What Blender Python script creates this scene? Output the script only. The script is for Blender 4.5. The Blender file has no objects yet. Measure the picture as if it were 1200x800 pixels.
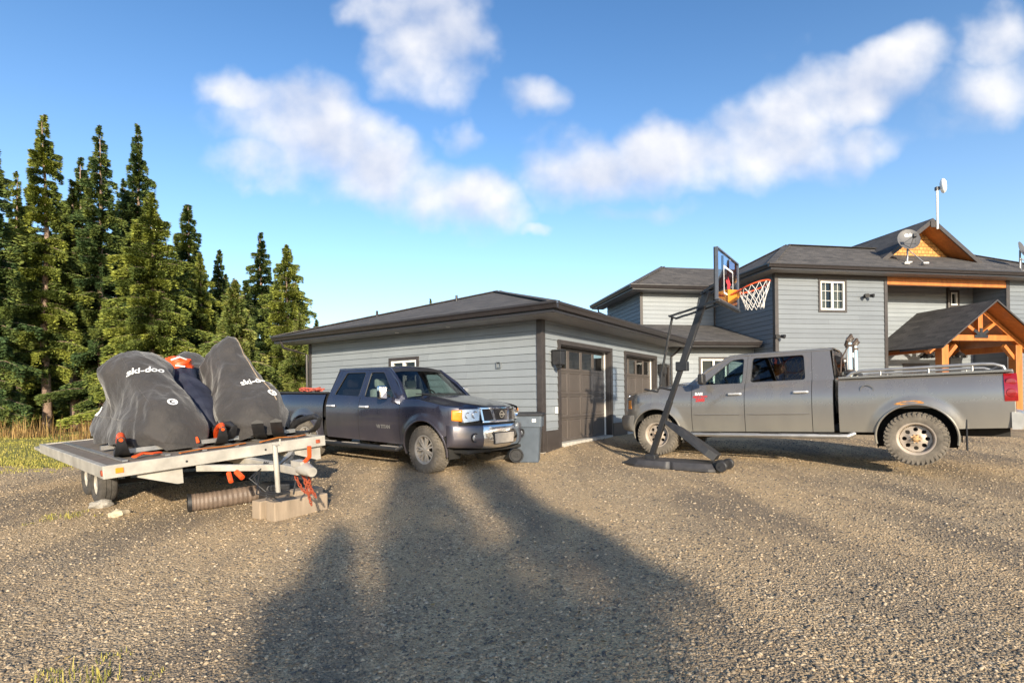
import bpy, bmesh, math, random
import numpy as np
from mathutils import Vector, Matrix, noise
from mathutils.bvhtree import BVHTree
R = math.radians
SC = bpy.context.scene
COL = SC.collection
random.seed(7)

# ------------------------------------------------------------------ camera, sky, sun, exposure
EYE = 1.28
cd = bpy.data.cameras.new('camera'); cam = bpy.data.objects.new('camera', cd); COL.objects.link(cam)
ra = 0.012
cam.matrix_world = Matrix(((math.cos(ra), math.sin(ra), 0, 0), (0, 0, -1, 0),
                           (-math.sin(ra), math.cos(ra), 0, EYE), (0, 0, 0, 1)))
cd.sensor_fit = 'HORIZONTAL'; cd.sensor_width = 36; cd.lens = 36 * 620 / 1200
cd.shift_y = 65 / 1200; cd.clip_start = 0.05; cd.clip_end = 3000
SC.camera = cam

SUN_EL = 17.5
SUN_DIR = Vector((0.245, -0.97, 0)).normalized() * math.cos(R(SUN_EL)); SUN_DIR.z = math.sin(R(SUN_EL))
sd = bpy.data.lights.new('sun', 'SUN'); sun = bpy.data.objects.new('sun', sd); COL.objects.link(sun)
sd.energy = 5.0; sd.angle = R(1.0); sd.color = (1.0, 0.87, 0.67)
sun.rotation_euler = SUN_DIR.to_track_quat('Z', 'Y').to_euler()
SC.view_settings.view_transform = 'Standard'; SC.view_settings.look = 'None'
SC.view_settings.gamma = 1; SC.view_settings.exposure = 0.68
SC.view_settings.use_curve_mapping = False

W = bpy.data.worlds.new('World'); SC.world = W; W.use_nodes = True
NT = W.node_tree; NT.nodes.clear()
def N(nt, t, **kw):
    n = nt.nodes.new(t)
    for k, v in kw.items():
        if k.startswith('i_'): n.inputs[int(k[2:])].default_value = v
        else: setattr(n, k, v)
    return n
def math_(nt, op, a, b=None, c=None, clamp=False):
    n = nt.nodes.new('ShaderNodeMath'); n.operation = op; n.use_clamp = clamp
    for i, v in enumerate((a, b, c)):
        if v is None: continue
        if isinstance(v, (int, float)): n.inputs[i].default_value = v
        else: nt.links.new(v, n.inputs[i])
    return n.outputs[0]
def build_world():
    nt = NT; L = nt.links.new
    sky = N(nt, 'ShaderNodeTexSky', sky_type='NISHITA', sun_disc=False, sun_elevation=R(SUN_EL),
            sun_rotation=math.atan2(SUN_DIR.x, SUN_DIR.y), altitude=100, air_density=1.0, dust_density=0.8, ozone_density=2.0)
    hs = N(nt, 'ShaderNodeHueSaturation'); hs.inputs['Saturation'].default_value = 1.10; hs.inputs['Value'].default_value = 1.0; hs.inputs['Hue'].default_value = .499
    d1 = N(nt, 'ShaderNodeVectorMath', operation='SCALE'); d1.inputs['Scale'].default_value = 1 / 5.0; L(sky.outputs[0], d1.inputs[0])
    gm = N(nt, 'ShaderNodeGamma'); gm.inputs[1].default_value = 1.26; L(d1.outputs[0], gm.inputs[0])
    d2 = N(nt, 'ShaderNodeVectorMath', operation='SCALE'); d2.inputs['Scale'].default_value = 5.6; L(gm.outputs[0], d2.inputs[0]); L(d2.outputs[0], hs.inputs['Color'])
    tc = N(nt, 'ShaderNodeTexCoord'); sep = N(nt, 'ShaderNodeSeparateXYZ'); L(tc.outputs['Generated'], sep.inputs[0])
    x, y, z = sep.outputs
    ys = math_(nt, 'MAXIMUM', y, 0.02)
    px = math_(nt, 'DIVIDE', x, ys); pz = math_(nt, 'DIVIDE', z, ys)
    pv = N(nt, 'ShaderNodeCombineXYZ'); L(px, pv.inputs[0]); L(pz, pv.inputs[1])
    wn = N(nt, 'ShaderNodeTexNoise'); wn.inputs['Scale'].default_value = 6.5; wn.inputs['Detail'].default_value = 4; L(pv.outputs[0], wn.inputs['Vector'])
    ws = N(nt, 'ShaderNodeSeparateColor'); L(wn.outputs['Color'], ws.inputs[0])
    px = math_(nt, 'MULTIPLY_ADD', math_(nt, 'SUBTRACT', ws.outputs[0], .5), .17, px); pz = math_(nt, 'MULTIPLY_ADD', math_(nt, 'SUBTRACT', ws.outputs[1], .5), .14, pz)
    nz = N(nt, 'ShaderNodeTexNoise'); nz.inputs['Scale'].default_value = 5.0; nz.inputs['Detail'].default_value = 8
    nz.inputs['Roughness'].default_value = 0.47; L(pv.outputs[0], nz.inputs['Vector'])
    nz2 = N(nt, 'ShaderNodeTexNoise'); nz2.inputs['Scale'].default_value = 2.3; nz2.inputs['Detail'].default_value = 5
    off = N(nt, 'ShaderNodeVectorMath', operation='ADD'); off.inputs[1].default_value = (3.1, 1.7, 0)
    L(pv.outputs[0], off.inputs[0]); L(off.outputs[0], nz2.inputs['Vector'])
    # clouds, as directions in the sky: azimuth tangent, height tangent, half sizes, tilt, weight
    CL = [(292, 108, 62, 34, 20, 1), (365, 150, 125, 66, 18, 1.1), (440, 195, 100, 58, 22, 1.0), (545, 228, 82, 56, 12, 1.1), (320, 188, 80, 26, 0, .6),
          (508, 45, 80, 70, 30, 1.05), (462, 8, 50, 40, 0, .7), (545, 90, 38, 40, 0, .7), (632, 123, 34, 20, 5, .45), (538, 155, 26, 18, -20, .5),
          (690, 196, 95, 50, -5, 1.1), (790, 182, 90, 48, -10, 1.0), (905, 158, 110, 76, -10, 1.2), (835, 180, 80, 50, -10, 1.0), (1000, 110, 115, 52, -15, 1.0), (1050, 75, 90, 40, -20, .8),
          (1010, 175, 110, 28, -8, .5), (745, 243, 58, 16, 0, .55), (1175, 50, 62, 44, 0, .7), (1150, 110, 85, 44, -20, .55), (1110, 150, 90, 26, -10, .4), (925, 60, 26, 40, 20, .25), (628, 266, 20, 10, 0, .5), (460, 268, 20, 10, 0, .4)]
    acc = None
    for (u, v, a, b, t, w) in CL:
        cx = (u - 600) / 620; cz = (465 - v - 0.012 * (u - 600)) / 620; a /= 620; b /= 620
        dx = math_(nt, 'SUBTRACT', px, cx); dz = math_(nt, 'SUBTRACT', pz, cz)
        ct, st = math.cos(R(t)), math.sin(R(t))
        e1 = math_(nt, 'ADD', math_(nt, 'MULTIPLY', dx, ct / a), math_(nt, 'MULTIPLY', dz, -st / a))
        e2 = math_(nt, 'ADD', math_(nt, 'MULTIPLY', dx, st / b), math_(nt, 'MULTIPLY', dz, ct / b))
        r2 = math_(nt, 'ADD', math_(nt, 'MULTIPLY', e1, e1), math_(nt, 'MULTIPLY', e2, e2))
        f = math_(nt, 'MULTIPLY', math_(nt, 'SUBTRACT', 1.0, r2), w)
        acc = f if acc is None else math_(nt, 'MAXIMUM', acc, f)
    nn = math_(nt, 'MULTIPLY_ADD', math_(nt, 'SUBTRACT', nz.outputs[0], 0.5), 2.9, acc)
    m = N(nt, 'ShaderNodeMapRange', interpolation_type='SMOOTHSTEP'); L(nn, m.inputs[0])
    m.inputs[1].default_value = -0.20; m.inputs[2].default_value = 1.15
    gate = math_(nt, 'GREATER_THAN', y, 0.03)
    mask = math_(nt, 'MULTIPLY', m.outputs[0], gate)
    mask = math_(nt, 'MULTIPLY', mask, 0.95)
    off2 = N(nt, 'ShaderNodeVectorMath', operation='ADD'); off2.inputs[1].default_value = (.018, .040, 0); L(pv.outputs[0], off2.inputs[0])
    nz3 = N(nt, 'ShaderNodeTexNoise'); nz3.inputs['Scale'].default_value = 5.0; nz3.inputs['Detail'].default_value = 8; nz3.inputs['Roughness'].default_value = .47; L(off2.outputs[0], nz3.inputs['Vector'])
    relief = math_(nt, 'MULTIPLY_ADD', math_(nt, 'SUBTRACT', nz.outputs[0], nz3.outputs[0]), 3.4, 0)
    # cloud brightness: sunlit tops, thicker middles a little greyer
    m2 = N(nt, 'ShaderNodeMapRange'); L(nz2.outputs[0], m2.inputs[0]); m2.inputs[1].default_value = .35; m2.inputs[2].default_value = .65
    mc = N(nt, 'ShaderNodeMix', data_type='RGBA'); L(math_(nt, 'ADD', math_(nt, 'MULTIPLY_ADD', m2.outputs[0], .45, .35), relief, clamp=True), mc.inputs[0])
    mc.inputs[6].default_value = (2.55, 2.85, 3.6, 1); mc.inputs[7].default_value = (4.5, 4.45, 4.5, 1)
    # the paler band of air low over the horizon
    lowk = math_(nt, 'MULTIPLY', math_(nt, 'POWER', math_(nt, 'SUBTRACT', 1.0, math_(nt, 'MAXIMUM', z, 0.0), clamp=True), 4.5), .75, clamp=True)
    lo = N(nt, 'ShaderNodeMix', data_type='RGBA'); L(lowk, lo.inputs[0]); L(hs.outputs[0], lo.inputs[6]); lo.inputs[7].default_value = (3.9, 4.75, 5.6, 1)
    mx = N(nt, 'ShaderNodeMix', data_type='RGBA'); L(mask, mx.inputs[0]); L(lo.outputs[2], mx.inputs[6]); L(mc.outputs[2], mx.inputs[7])
    bg = N(nt, 'ShaderNodeBackground'); bg.inputs[1].default_value = 0.15
    out = N(nt, 'ShaderNodeOutputWorld'); L(mx.outputs[2], bg.inputs[0]); L(bg.outputs[0], out.inputs[0])
build_world()

# ------------------------------------------------------------------ materials
def lin(r, g, b): return (r, g, b, 1)
class Mat:
    """small node-material helper"""
    def __init__(s, name, base, rough=.6, metal=0, coat=0, spec=.5):
        s.m = bpy.data.materials.new(name); s.m.use_nodes = True; s.nt = s.m.node_tree
        s.b = s.nt.nodes['Principled BSDF']; s.b.inputs['Base Color'].default_value = lin(*base)
        s.b.inputs['Roughness'].default_value = rough; s.b.inputs['Metallic'].default_value = metal
        s.b.inputs['Coat Weight'].default_value = coat; s.b.inputs['Coat Roughness'].default_value = .05
        s.b.inputs['Specular IOR Level'].default_value = spec
        s.tc = s.nt.nodes.new('ShaderNodeTexCoord')
    def L(s, a, b): s.nt.links.new(a, b)
    def noise(s, scale, detail=4, rough=.6, space='Object', stretch=None):
        n = s.nt.nodes.new('ShaderNodeTexNoise'); n.inputs['Scale'].default_value = scale
        n.inputs['Detail'].default_value = detail; n.inputs['Roughness'].default_value = rough
        src = s.tc.outputs[space]
        if stretch:
            mp = s.nt.nodes.new('ShaderNodeMapping'); mp.inputs['Scale'].default_value = stretch; s.L(src, mp.inputs[0]); src = mp.outputs[0]
        s.L(src, n.inputs['Vector']); return n.outputs['Fac']
    def ramp(s, fac, stops):
        r = s.nt.nodes.new('ShaderNodeValToRGB'); e = r.color_ramp.elements
        while len(e) < len(stops): e.new(.5)
        for i, (p, c) in enumerate(stops): e[i].position = p; e[i].color = lin(*c)
        s.L(fac, r.inputs[0]); return r.outputs[0]
    def maprange(s, fac, a, b, c=0, d=1):
        r = s.nt.nodes.new('ShaderNodeMapRange'); s.L(fac, r.inputs[0])
        for i, v in enumerate((a, b, c, d)): r.inputs[i + 1].default_value = v
        return r.outputs[0]
    def mix(s, fac, a, b, blend='MIX'):
        m = s.nt.nodes.new('ShaderNodeMix'); m.data_type = 'RGBA'; m.blend_type = blend
        for i, v in ((0, fac), (6, a), (7, b)):
            if isinstance(v, (int, float)): m.inputs[i].default_value = v
            elif isinstance(v, tuple): m.inputs[i].default_value = lin(*v)
            else: s.L(v, m.inputs[i])
        return m.outputs[2]
    def color(s, c): s.L(c, s.b.inputs['Base Color'])
    def rough(s, c): s.L(c, s.b.inputs['Roughness'])
    def bump(s, h, dist=.01, strength=1):
        b = s.nt.nodes.new('ShaderNodeBump'); b.inputs['Distance'].default_value = dist; b.inputs['Strength'].default_value = strength
        s.L(h, b.inputs['Height']); s.L(b.outputs[0], s.b.inputs['Normal']); return s
def simple(name, base, rough=.6, metal=0, coat=0, var=.15, scale=8, bump=0, spec=.5):
    m = Mat(name, base, rough, metal, coat, spec)
    n = m.noise(scale, 5)
    lo = tuple(c * (1 - var) for c in base); hi = tuple(min(1, c * (1 + var)) for c in base)
    m.color(m.ramp(n, [(.3, lo), (.7, hi)]))
    m.rough(m.maprange(n, .3, .7, max(.02, rough - .06), min(1, rough + .06)))
    if bump: m.bump(m.noise(scale * 6, 4), bump)
    return m.m
def sidingmat(name, c):
    m = Mat(name, c, .55)
    n = m.noise(1.1, 3); n2 = m.noise(30, 4, stretch=(1, 1, .06))
    a = m.mix(m.maprange(n, .3, .7), tuple(x * .93 for x in c), tuple(x * 1.05 for x in c))
    m.color(m.mix(m.maprange(n2, .35, .75, 0, .12), a, tuple(x * .7 for x in c)))
    sp = m.nt.nodes.new('ShaderNodeSeparateXYZ'); m.L(m.tc.outputs['Object'], sp.inputs[0])
    cb = m.nt.nodes.new('ShaderNodeCombineXYZ'); m.L(math_(m.nt, 'ADD', sp.outputs[0], sp.outputs[1]), cb.inputs[0]); m.L(math_(m.nt, 'SUBTRACT', sp.outputs[2], .15), cb.inputs[1])
    br = m.nt.nodes.new('ShaderNodeTexBrick'); br.inputs['Scale'].default_value = 1; br.inputs['Brick Width'].default_value = 3.1; br.inputs['Row Height'].default_value = .155
    br.inputs['Mortar Size'].default_value = .0025; br.offset = .37; br.inputs['Color1'].default_value = lin(.84, .84, .85); br.inputs['Color2'].default_value = lin(1, 1, 1); br.inputs['Mortar'].default_value = lin(.55, .55, .55)
    m.L(cb.outputs[0], br.inputs['Vector'])
    m.color(m.mix(1.0, m.mix(m.maprange(n2, .35, .75, 0, .16), a, tuple(x * .7 for x in c)), br.outputs['Color'], 'MULTIPLY'))
    m.bump(m.noise(60, 3, stretch=(.1, .1, 1)), .002); return m.m
M = {}
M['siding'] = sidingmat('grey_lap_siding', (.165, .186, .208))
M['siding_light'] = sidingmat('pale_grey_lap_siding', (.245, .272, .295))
M['darktrim'] = simple('dark_brown_trim', (.045, .038, .036), .5, var=.2, scale=5)
M['fascia'] = simple('black_brown_gutter', (.030, .026, .027), .35, var=.15)
M['soffit'] = simple('grey_soffit', (.30, .29, .29), .6)
M['whitetrim'] = simple('white_vinyl', (.75, .74, .70), .4, var=.04)
M['concrete'] = simple('concrete', (.42, .40, .36), .9, var=.2, scale=12, bump=.003)
def shingles():
    m = Mat('asphalt_shingles', (.06, .055, .055), .92)
    br = m.nt.nodes.new('ShaderNodeTexBrick'); br.inputs['Scale'].default_value = 1
    br.inputs['Brick Width'].default_value = .3; br.inputs['Row Height'].default_value = .14; br.inputs['Mortar Size'].default_value = .006
    br.inputs['Color1'].default_value = lin(.022, .022, .024); br.inputs['Color2'].default_value = lin(.095, .087, .083); br.inputs['Mortar'].default_value = lin(.02, .02, .02)
    br.inputs['Bias'].default_value = -.1
    m.L(m.tc.outputs['UV'], br.inputs['Vector'])
    n = m.noise(1.3, 5); n2 = m.noise(60, 3)
    c = m.mix(m.maprange(n, .3, .7, 0, .5), br.outputs['Color'], (.060, .056, .055))
    m.color(m.mix(m.maprange(n2, .4, .7, 0, .5), c, (.15, .135, .125)))
    m.bump(br.outputs['Fac'], -.008); return m.m
M['shingle'] = shingles()
def wood(name, c1, c2, rough=.5):
    m = Mat(name, c1, rough)
    n = m.noise(9, 5, stretch=(1, 1, .15)); n2 = m.noise(2.2, 3)
    c = m.mix(m.maprange(n, .3, .7), c1, c2); m.color(m.mix(m.maprange(n2, .35, .7, 0, .35), c, tuple(x * .6 for x in c1)))
    m.bump(n, .003); return m.m
M['timber'] = wood('stained_cedar_timber', (.38, .11, .020), (.55, .195, .038))
M['timber_dark'] = wood('stained_cedar_boards', (.36, .12, .03), (.50, .19, .045))
M['oldwood'] = wood('weathered_timber', (.24, .185, .13), (.40, .31, .225), .9)
def shakes():
    m = Mat('cedar_shakes', (.5, .26, .08), .7)
    br = m.nt.nodes.new('ShaderNodeTexBrick'); br.inputs['Scale'].default_value = 1
    br.inputs['Brick Width'].default_value = .16; br.inputs['Row Height'].default_value = .13; br.inputs['Mortar Size'].default_value = .008
    br.inputs['Color1'].default_value = lin(.46, .21, .05); br.inputs['Color2'].default_value = lin(.62, .31, .09); br.inputs['Mortar'].default_value = lin(.16, .07, .02)
    m.L(m.tc.outputs['UV'], br.inputs['Vector']); m.color(br.outputs['Color']); m.bump(br.outputs['Fac'], -.01); return m.m
M['shakes'] = shakes()
M['garagedoor'] = simple('taupe_garage_door', (.082, .068, .059), .5, var=.08, scale=3)
M['paver'] = M['concrete']
def glass(name, tint=(.5, .55, .55), trans=.5, rough=.02):
    m = bpy.data.materials.new(name); m.use_nodes = True; nt = m.node_tree; nt.nodes.clear()
    o = nt.nodes.new('ShaderNodeOutputMaterial'); g = nt.nodes.new('ShaderNodeBsdfGlossy'); g.inputs['Roughness'].default_value = rough
    g.inputs['Color'].default_value = (.95, .97, 1, 1)
    t = nt.nodes.new('ShaderNodeBsdfTransparent'); t.inputs['Color'].default_value = lin(*[x * trans for x in tint])
    f = nt.nodes.new('ShaderNodeLayerWeight'); f.inputs['Blend'].default_value = .5
    k = math_(nt, 'MULTIPLY_ADD', math_(nt, 'POWER', f.outputs['Facing'], 4.0), .75, .055)
    mx = nt.nodes.new('ShaderNodeMixShader'); nt.links.new(k, mx.inputs[0]); nt.links.new(t.outputs[0], mx.inputs[1]); nt.links.new(g.outputs[0], mx.inputs[2])
    nt.links.new(mx.outputs[0], o.inputs[0]); return m
M['glass'] = glass('window_glass', (.6, .65, .65), .6)
M['carglass'] = glass('clear_car_glass', (.75, .9, .88), .75)
M['tintglass'] = glass('tinted_car_glass', (.4, .4, .42), .35)
M['boardglass'] = glass('smoked_backboard', (.65, .78, 1), .72)
M['black'] = simple('black_plastic', (.022, .022, .024), .5, var=.3, scale=14)
M['blackpaint'] = simple('black_powdercoat', (.016, .016, .018), .38, var=.3)
M['rubber'] = simple('dusty_rubber', (.055, .050, .045), .9, var=.45, scale=9, bump=.003)
M['mudrubber'] = simple('mud_caked_rubber', (.15, .13, .105), .95, var=.4, scale=7, bump=.004)
M['chrome'] = simple('chrome', (.78, .78, .80), .10, 1, var=.05)
M['alu'] = simple('brushed_aluminium', (.38, .37, .355), .42, .7, var=.12)
M['dustyalu'] = simple('dusty_alloy', (.46, .42, .37), .5, .35, var=.2)
M['whitealu'] = simple('white_painted_frame', (.37, .345, .30), .5, var=.28, scale=4)
M['steelrim'] = simple('dusty_silver_steel', (.40, .34, .28), .55, .25, var=.15)
M['red'] = simple('red_lens', (.26, .008, .010), .15, var=.15, coat=1)
M['amber'] = simple('amber_lens', (.75, .25, .02), .2, var=.1, coat=1)
M['lens'] = simple('clear_lens', (.50, .52, .54), .12, .35, var=.2, coat=1)
M['orange'] = simple('orange_plastic', (.78, .085, .015), .4, var=.1)
M['rimorange'] = simple('orange_rim_paint', (.70, .09, .02), .4, var=.15)
M['yellow'] = simple('yellow_plastic', (.75, .48, .03), .45, var=.1)
M['white'] = simple('white_print', (.80, .80, .78), .6, var=.04)
M['netwhite'] = simple('white_nylon', (.72, .70, .66), .8, var=.08)
M['redprint'] = simple('red_print', (.55, .03, .03), .5, var=.1)
M['rust'] = simple('rusty_chain', (.34, .07, .03), .75, .3, var=.4, scale=30)
M['bin'] = simple('grey_blue_bin_plastic', (.082, .102, .128), .42, var=.1)
M['seat'] = simple('grey_seat_cloth', (.30, .29, .27), .9)
M['dirt'] = simple('dust', (.3, .25, .19), .95)
M['dish'] = simple('grey_dish', (.095, .095, .10), .55, .1, var=.1)
M['curtain'] = simple('cream_curtain', (.55, .50, .38), .9, var=.1)
M['room'] = simple('dim_room', (.10, .095, .085), .9)
M['rock'] = simple('grey_rock', (.33, .31, .28), .9, var=.3, scale=10, bump=.01)
M['duct'] = simple('brown_corrugated_duct', (.15, .11, .085), .55, var=.25)
def paint(name, base, dust, amount, hi, metal=.55, rough=.3):
    m = Mat(name, base, rough, metal, 1.0); m.b.inputs['Coat Roughness'].default_value = .08
    sp = m.nt.nodes.new('ShaderNodeSeparateXYZ'); m.L(m.tc.outputs['Object'], sp.inputs[0])
    h = m.maprange(sp.outputs[2], .35, hi, 1, 0)
    n = m.noise(3.5, 6, stretch=(1, 1, .35)); n2 = m.noise(26, 4, stretch=(1, 1, .3))
    k = math_(m.nt, 'MULTIPLY', math_(m.nt, 'ADD', h, math_(m.nt, 'MULTIPLY', math_(m.nt, 'SUBTRACT', n, .5), .8)), amount, clamp=True)
    k = math_(m.nt, 'ADD', k, math_(m.nt, 'MULTIPLY', m.maprange(n2, .5, .8), .015), clamp=True)
    m.color(m.mix(k, base, dust))
    m.L(m.maprange(k, 0, 1, metal, 0), m.b.inputs['Metallic']); m.rough(m.maprange(k, 0, 1, rough, .85))
    m.L(m.maprange(k, 0, .8, 1, 0.05), m.b.inputs['Coat Weight']); return m.m
M['navy'] = paint('slate_blue_paint', (.028, .030, .052), (.16, .13, .12), .44, 1.2, .45, .22)
M['grey_paint'] = paint('silver_grey_paint', (.215, .203, .192), (.30, .28, .215), .50, 1.05, .5, .26)
def fabric():
    m = Mat('charcoal_nylon_cover', (.05, .043, .041), .75)
    n = m.noise(5, 6); m.color(m.ramp(n, [(.3, (.022, .020, .020)), (.7, (.040, .035, .033))]))
    m.b.inputs['Sheen Weight'].default_value = .25
    m.bump(m.noise(16, 5), .012); return m.m
M['fabric'] = fabric()
M['bluefabric'] = simple('navy_nylon_cover', (.018, .022, .042), .7, var=.2)
def gravelmat():
    m = Mat('gravel', (.3, .26, .2), .95, spec=.25)
    v = m.nt.nodes.new('ShaderNodeTexVoronoi'); v.inputs['Scale'].default_value = 48; v.inputs['Randomness'].default_value = 1
    m.L(m.tc.outputs['Object'], v.inputs['Vector'])
    v2 = m.nt.nodes.new('ShaderNodeTexVoronoi'); v2.inputs['Scale'].default_value = 85
    m.L(m.tc.outputs['Object'], v2.inputs['Vector'])
    s = m.nt.nodes.new('ShaderNodeSeparateColor'); m.L(v.outputs['Color'], s.inputs[0])
    s2 = m.nt.nodes.new('ShaderNodeSeparateColor'); m.L(v2.outputs['Color'], s2.inputs[0])
    c1 = m.ramp(s.outputs[0], [(0, (.12, .105, .085)), (.3, (.26, .215, .16)), (.6, (.39, .322, .235)), (.85, (.52, .435, .32)), (1, (.68, .60, .48))])
    c2 = m.ramp(s2.outputs[0], [(0, (.13, .112, .088)), (.5, (.35, .288, .205)), (1, (.60, .51, .38))])
    n = m.noise(.45, 6, .65); n2 = m.noise(3.5, 5)
    c = m.mix(m.maprange(n2, .35, .65), c1, c2)
    c = m.mix(m.maprange(n, .38, .60, 0, .62), c, (.52, .40, .255))
    # darker wheel tracks and finer dirt patches
    n3 = m.noise(.8, 5, stretch=(1.0, .30, 1))
    c = m.mix(m.maprange(n3, .46, .62, 0, .75), c, (.15, .135, .12))
    m.color(m.mix(1.0, c, (1.14, 1.03, .88), 'MULTIPLY'))
    h = math_(m.nt, 'ADD', math_(m.nt, 'MULTIPLY', v.outputs['Distance'], -1.0), math_(m.nt, 'MULTIPLY', v2.outputs['Distance'], -.6))
    m.bump(h, .022, .75); return m.m
M['gravel'] = gravelmat()
def stonemat():
    m = Mat('loose_stones', (.3, .27, .22), .85)
    a = m.nt.nodes.new('ShaderNodeAttribute'); a.attribute_name = 'tone'
    m.color(m.ramp(a.outputs['Fac'], [(0, (.075, .07, .066)), (.35, (.22, .17, .115)), (.6, (.37, .285, .185)), (.85, (.50, .395, .27)), (1, (.62, .54, .42))])); return m.m
M['stones'] = stonemat()
def lawnmat():
    m = Mat('short_lawn', (.12, .15, .03), .9)
    n = m.noise(.8, 5); n2 = m.noise(30, 3)
    c = m.ramp(n, [(.3, (.15, .15, .03)), (.7, (.36, .30, .07))]); m.color(m.mix(m.maprange(n2, .3, .7, 0, .4), c, (.07, .09, .02))); m.bump(n2, .02); return m.m
M['lawn'] = lawnmat()
def leafmat(name, a, b, c):
    m = Mat(name, a, .75, spec=.25)
    at = m.nt.nodes.new('ShaderNodeAttribute'); at.attribute_name = 'tone'
    m.color(m.ramp(at.outputs['Fac'], [(0, a), (.5, b), (1, c)]))
    m.b.inputs['Subsurface Weight'].default_value = 0
    return m.m
M['needle'] = leafmat('spruce_needles', (.030, .062, .030), (.070, .120, .040), (.23, .26, .055))
M['needle_pale'] = leafmat('pale_spruce_needles', (.07, .115, .036), (.17, .21, .05), (.31, .31, .08))  # light green foliage colour of the paler spruces
M['needle_gold'] = leafmat('golden_tinged_needles', (.045, .080, .028), (.15, .19, .040), (.36, .38, .065))
M['dry'] = leafmat('dry_grass', (.09, .055, .025), (.24, .14, .05), (.42, .29, .11))
M['green'] = leafmat('grass_blades', (.12, .13, .025), (.28, .26, .05), (.48, .40, .11))
M['bark'] = simple('spruce_bark', (.27, .19, .145), .95, var=.4, scale=12, bump=.02)

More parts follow.
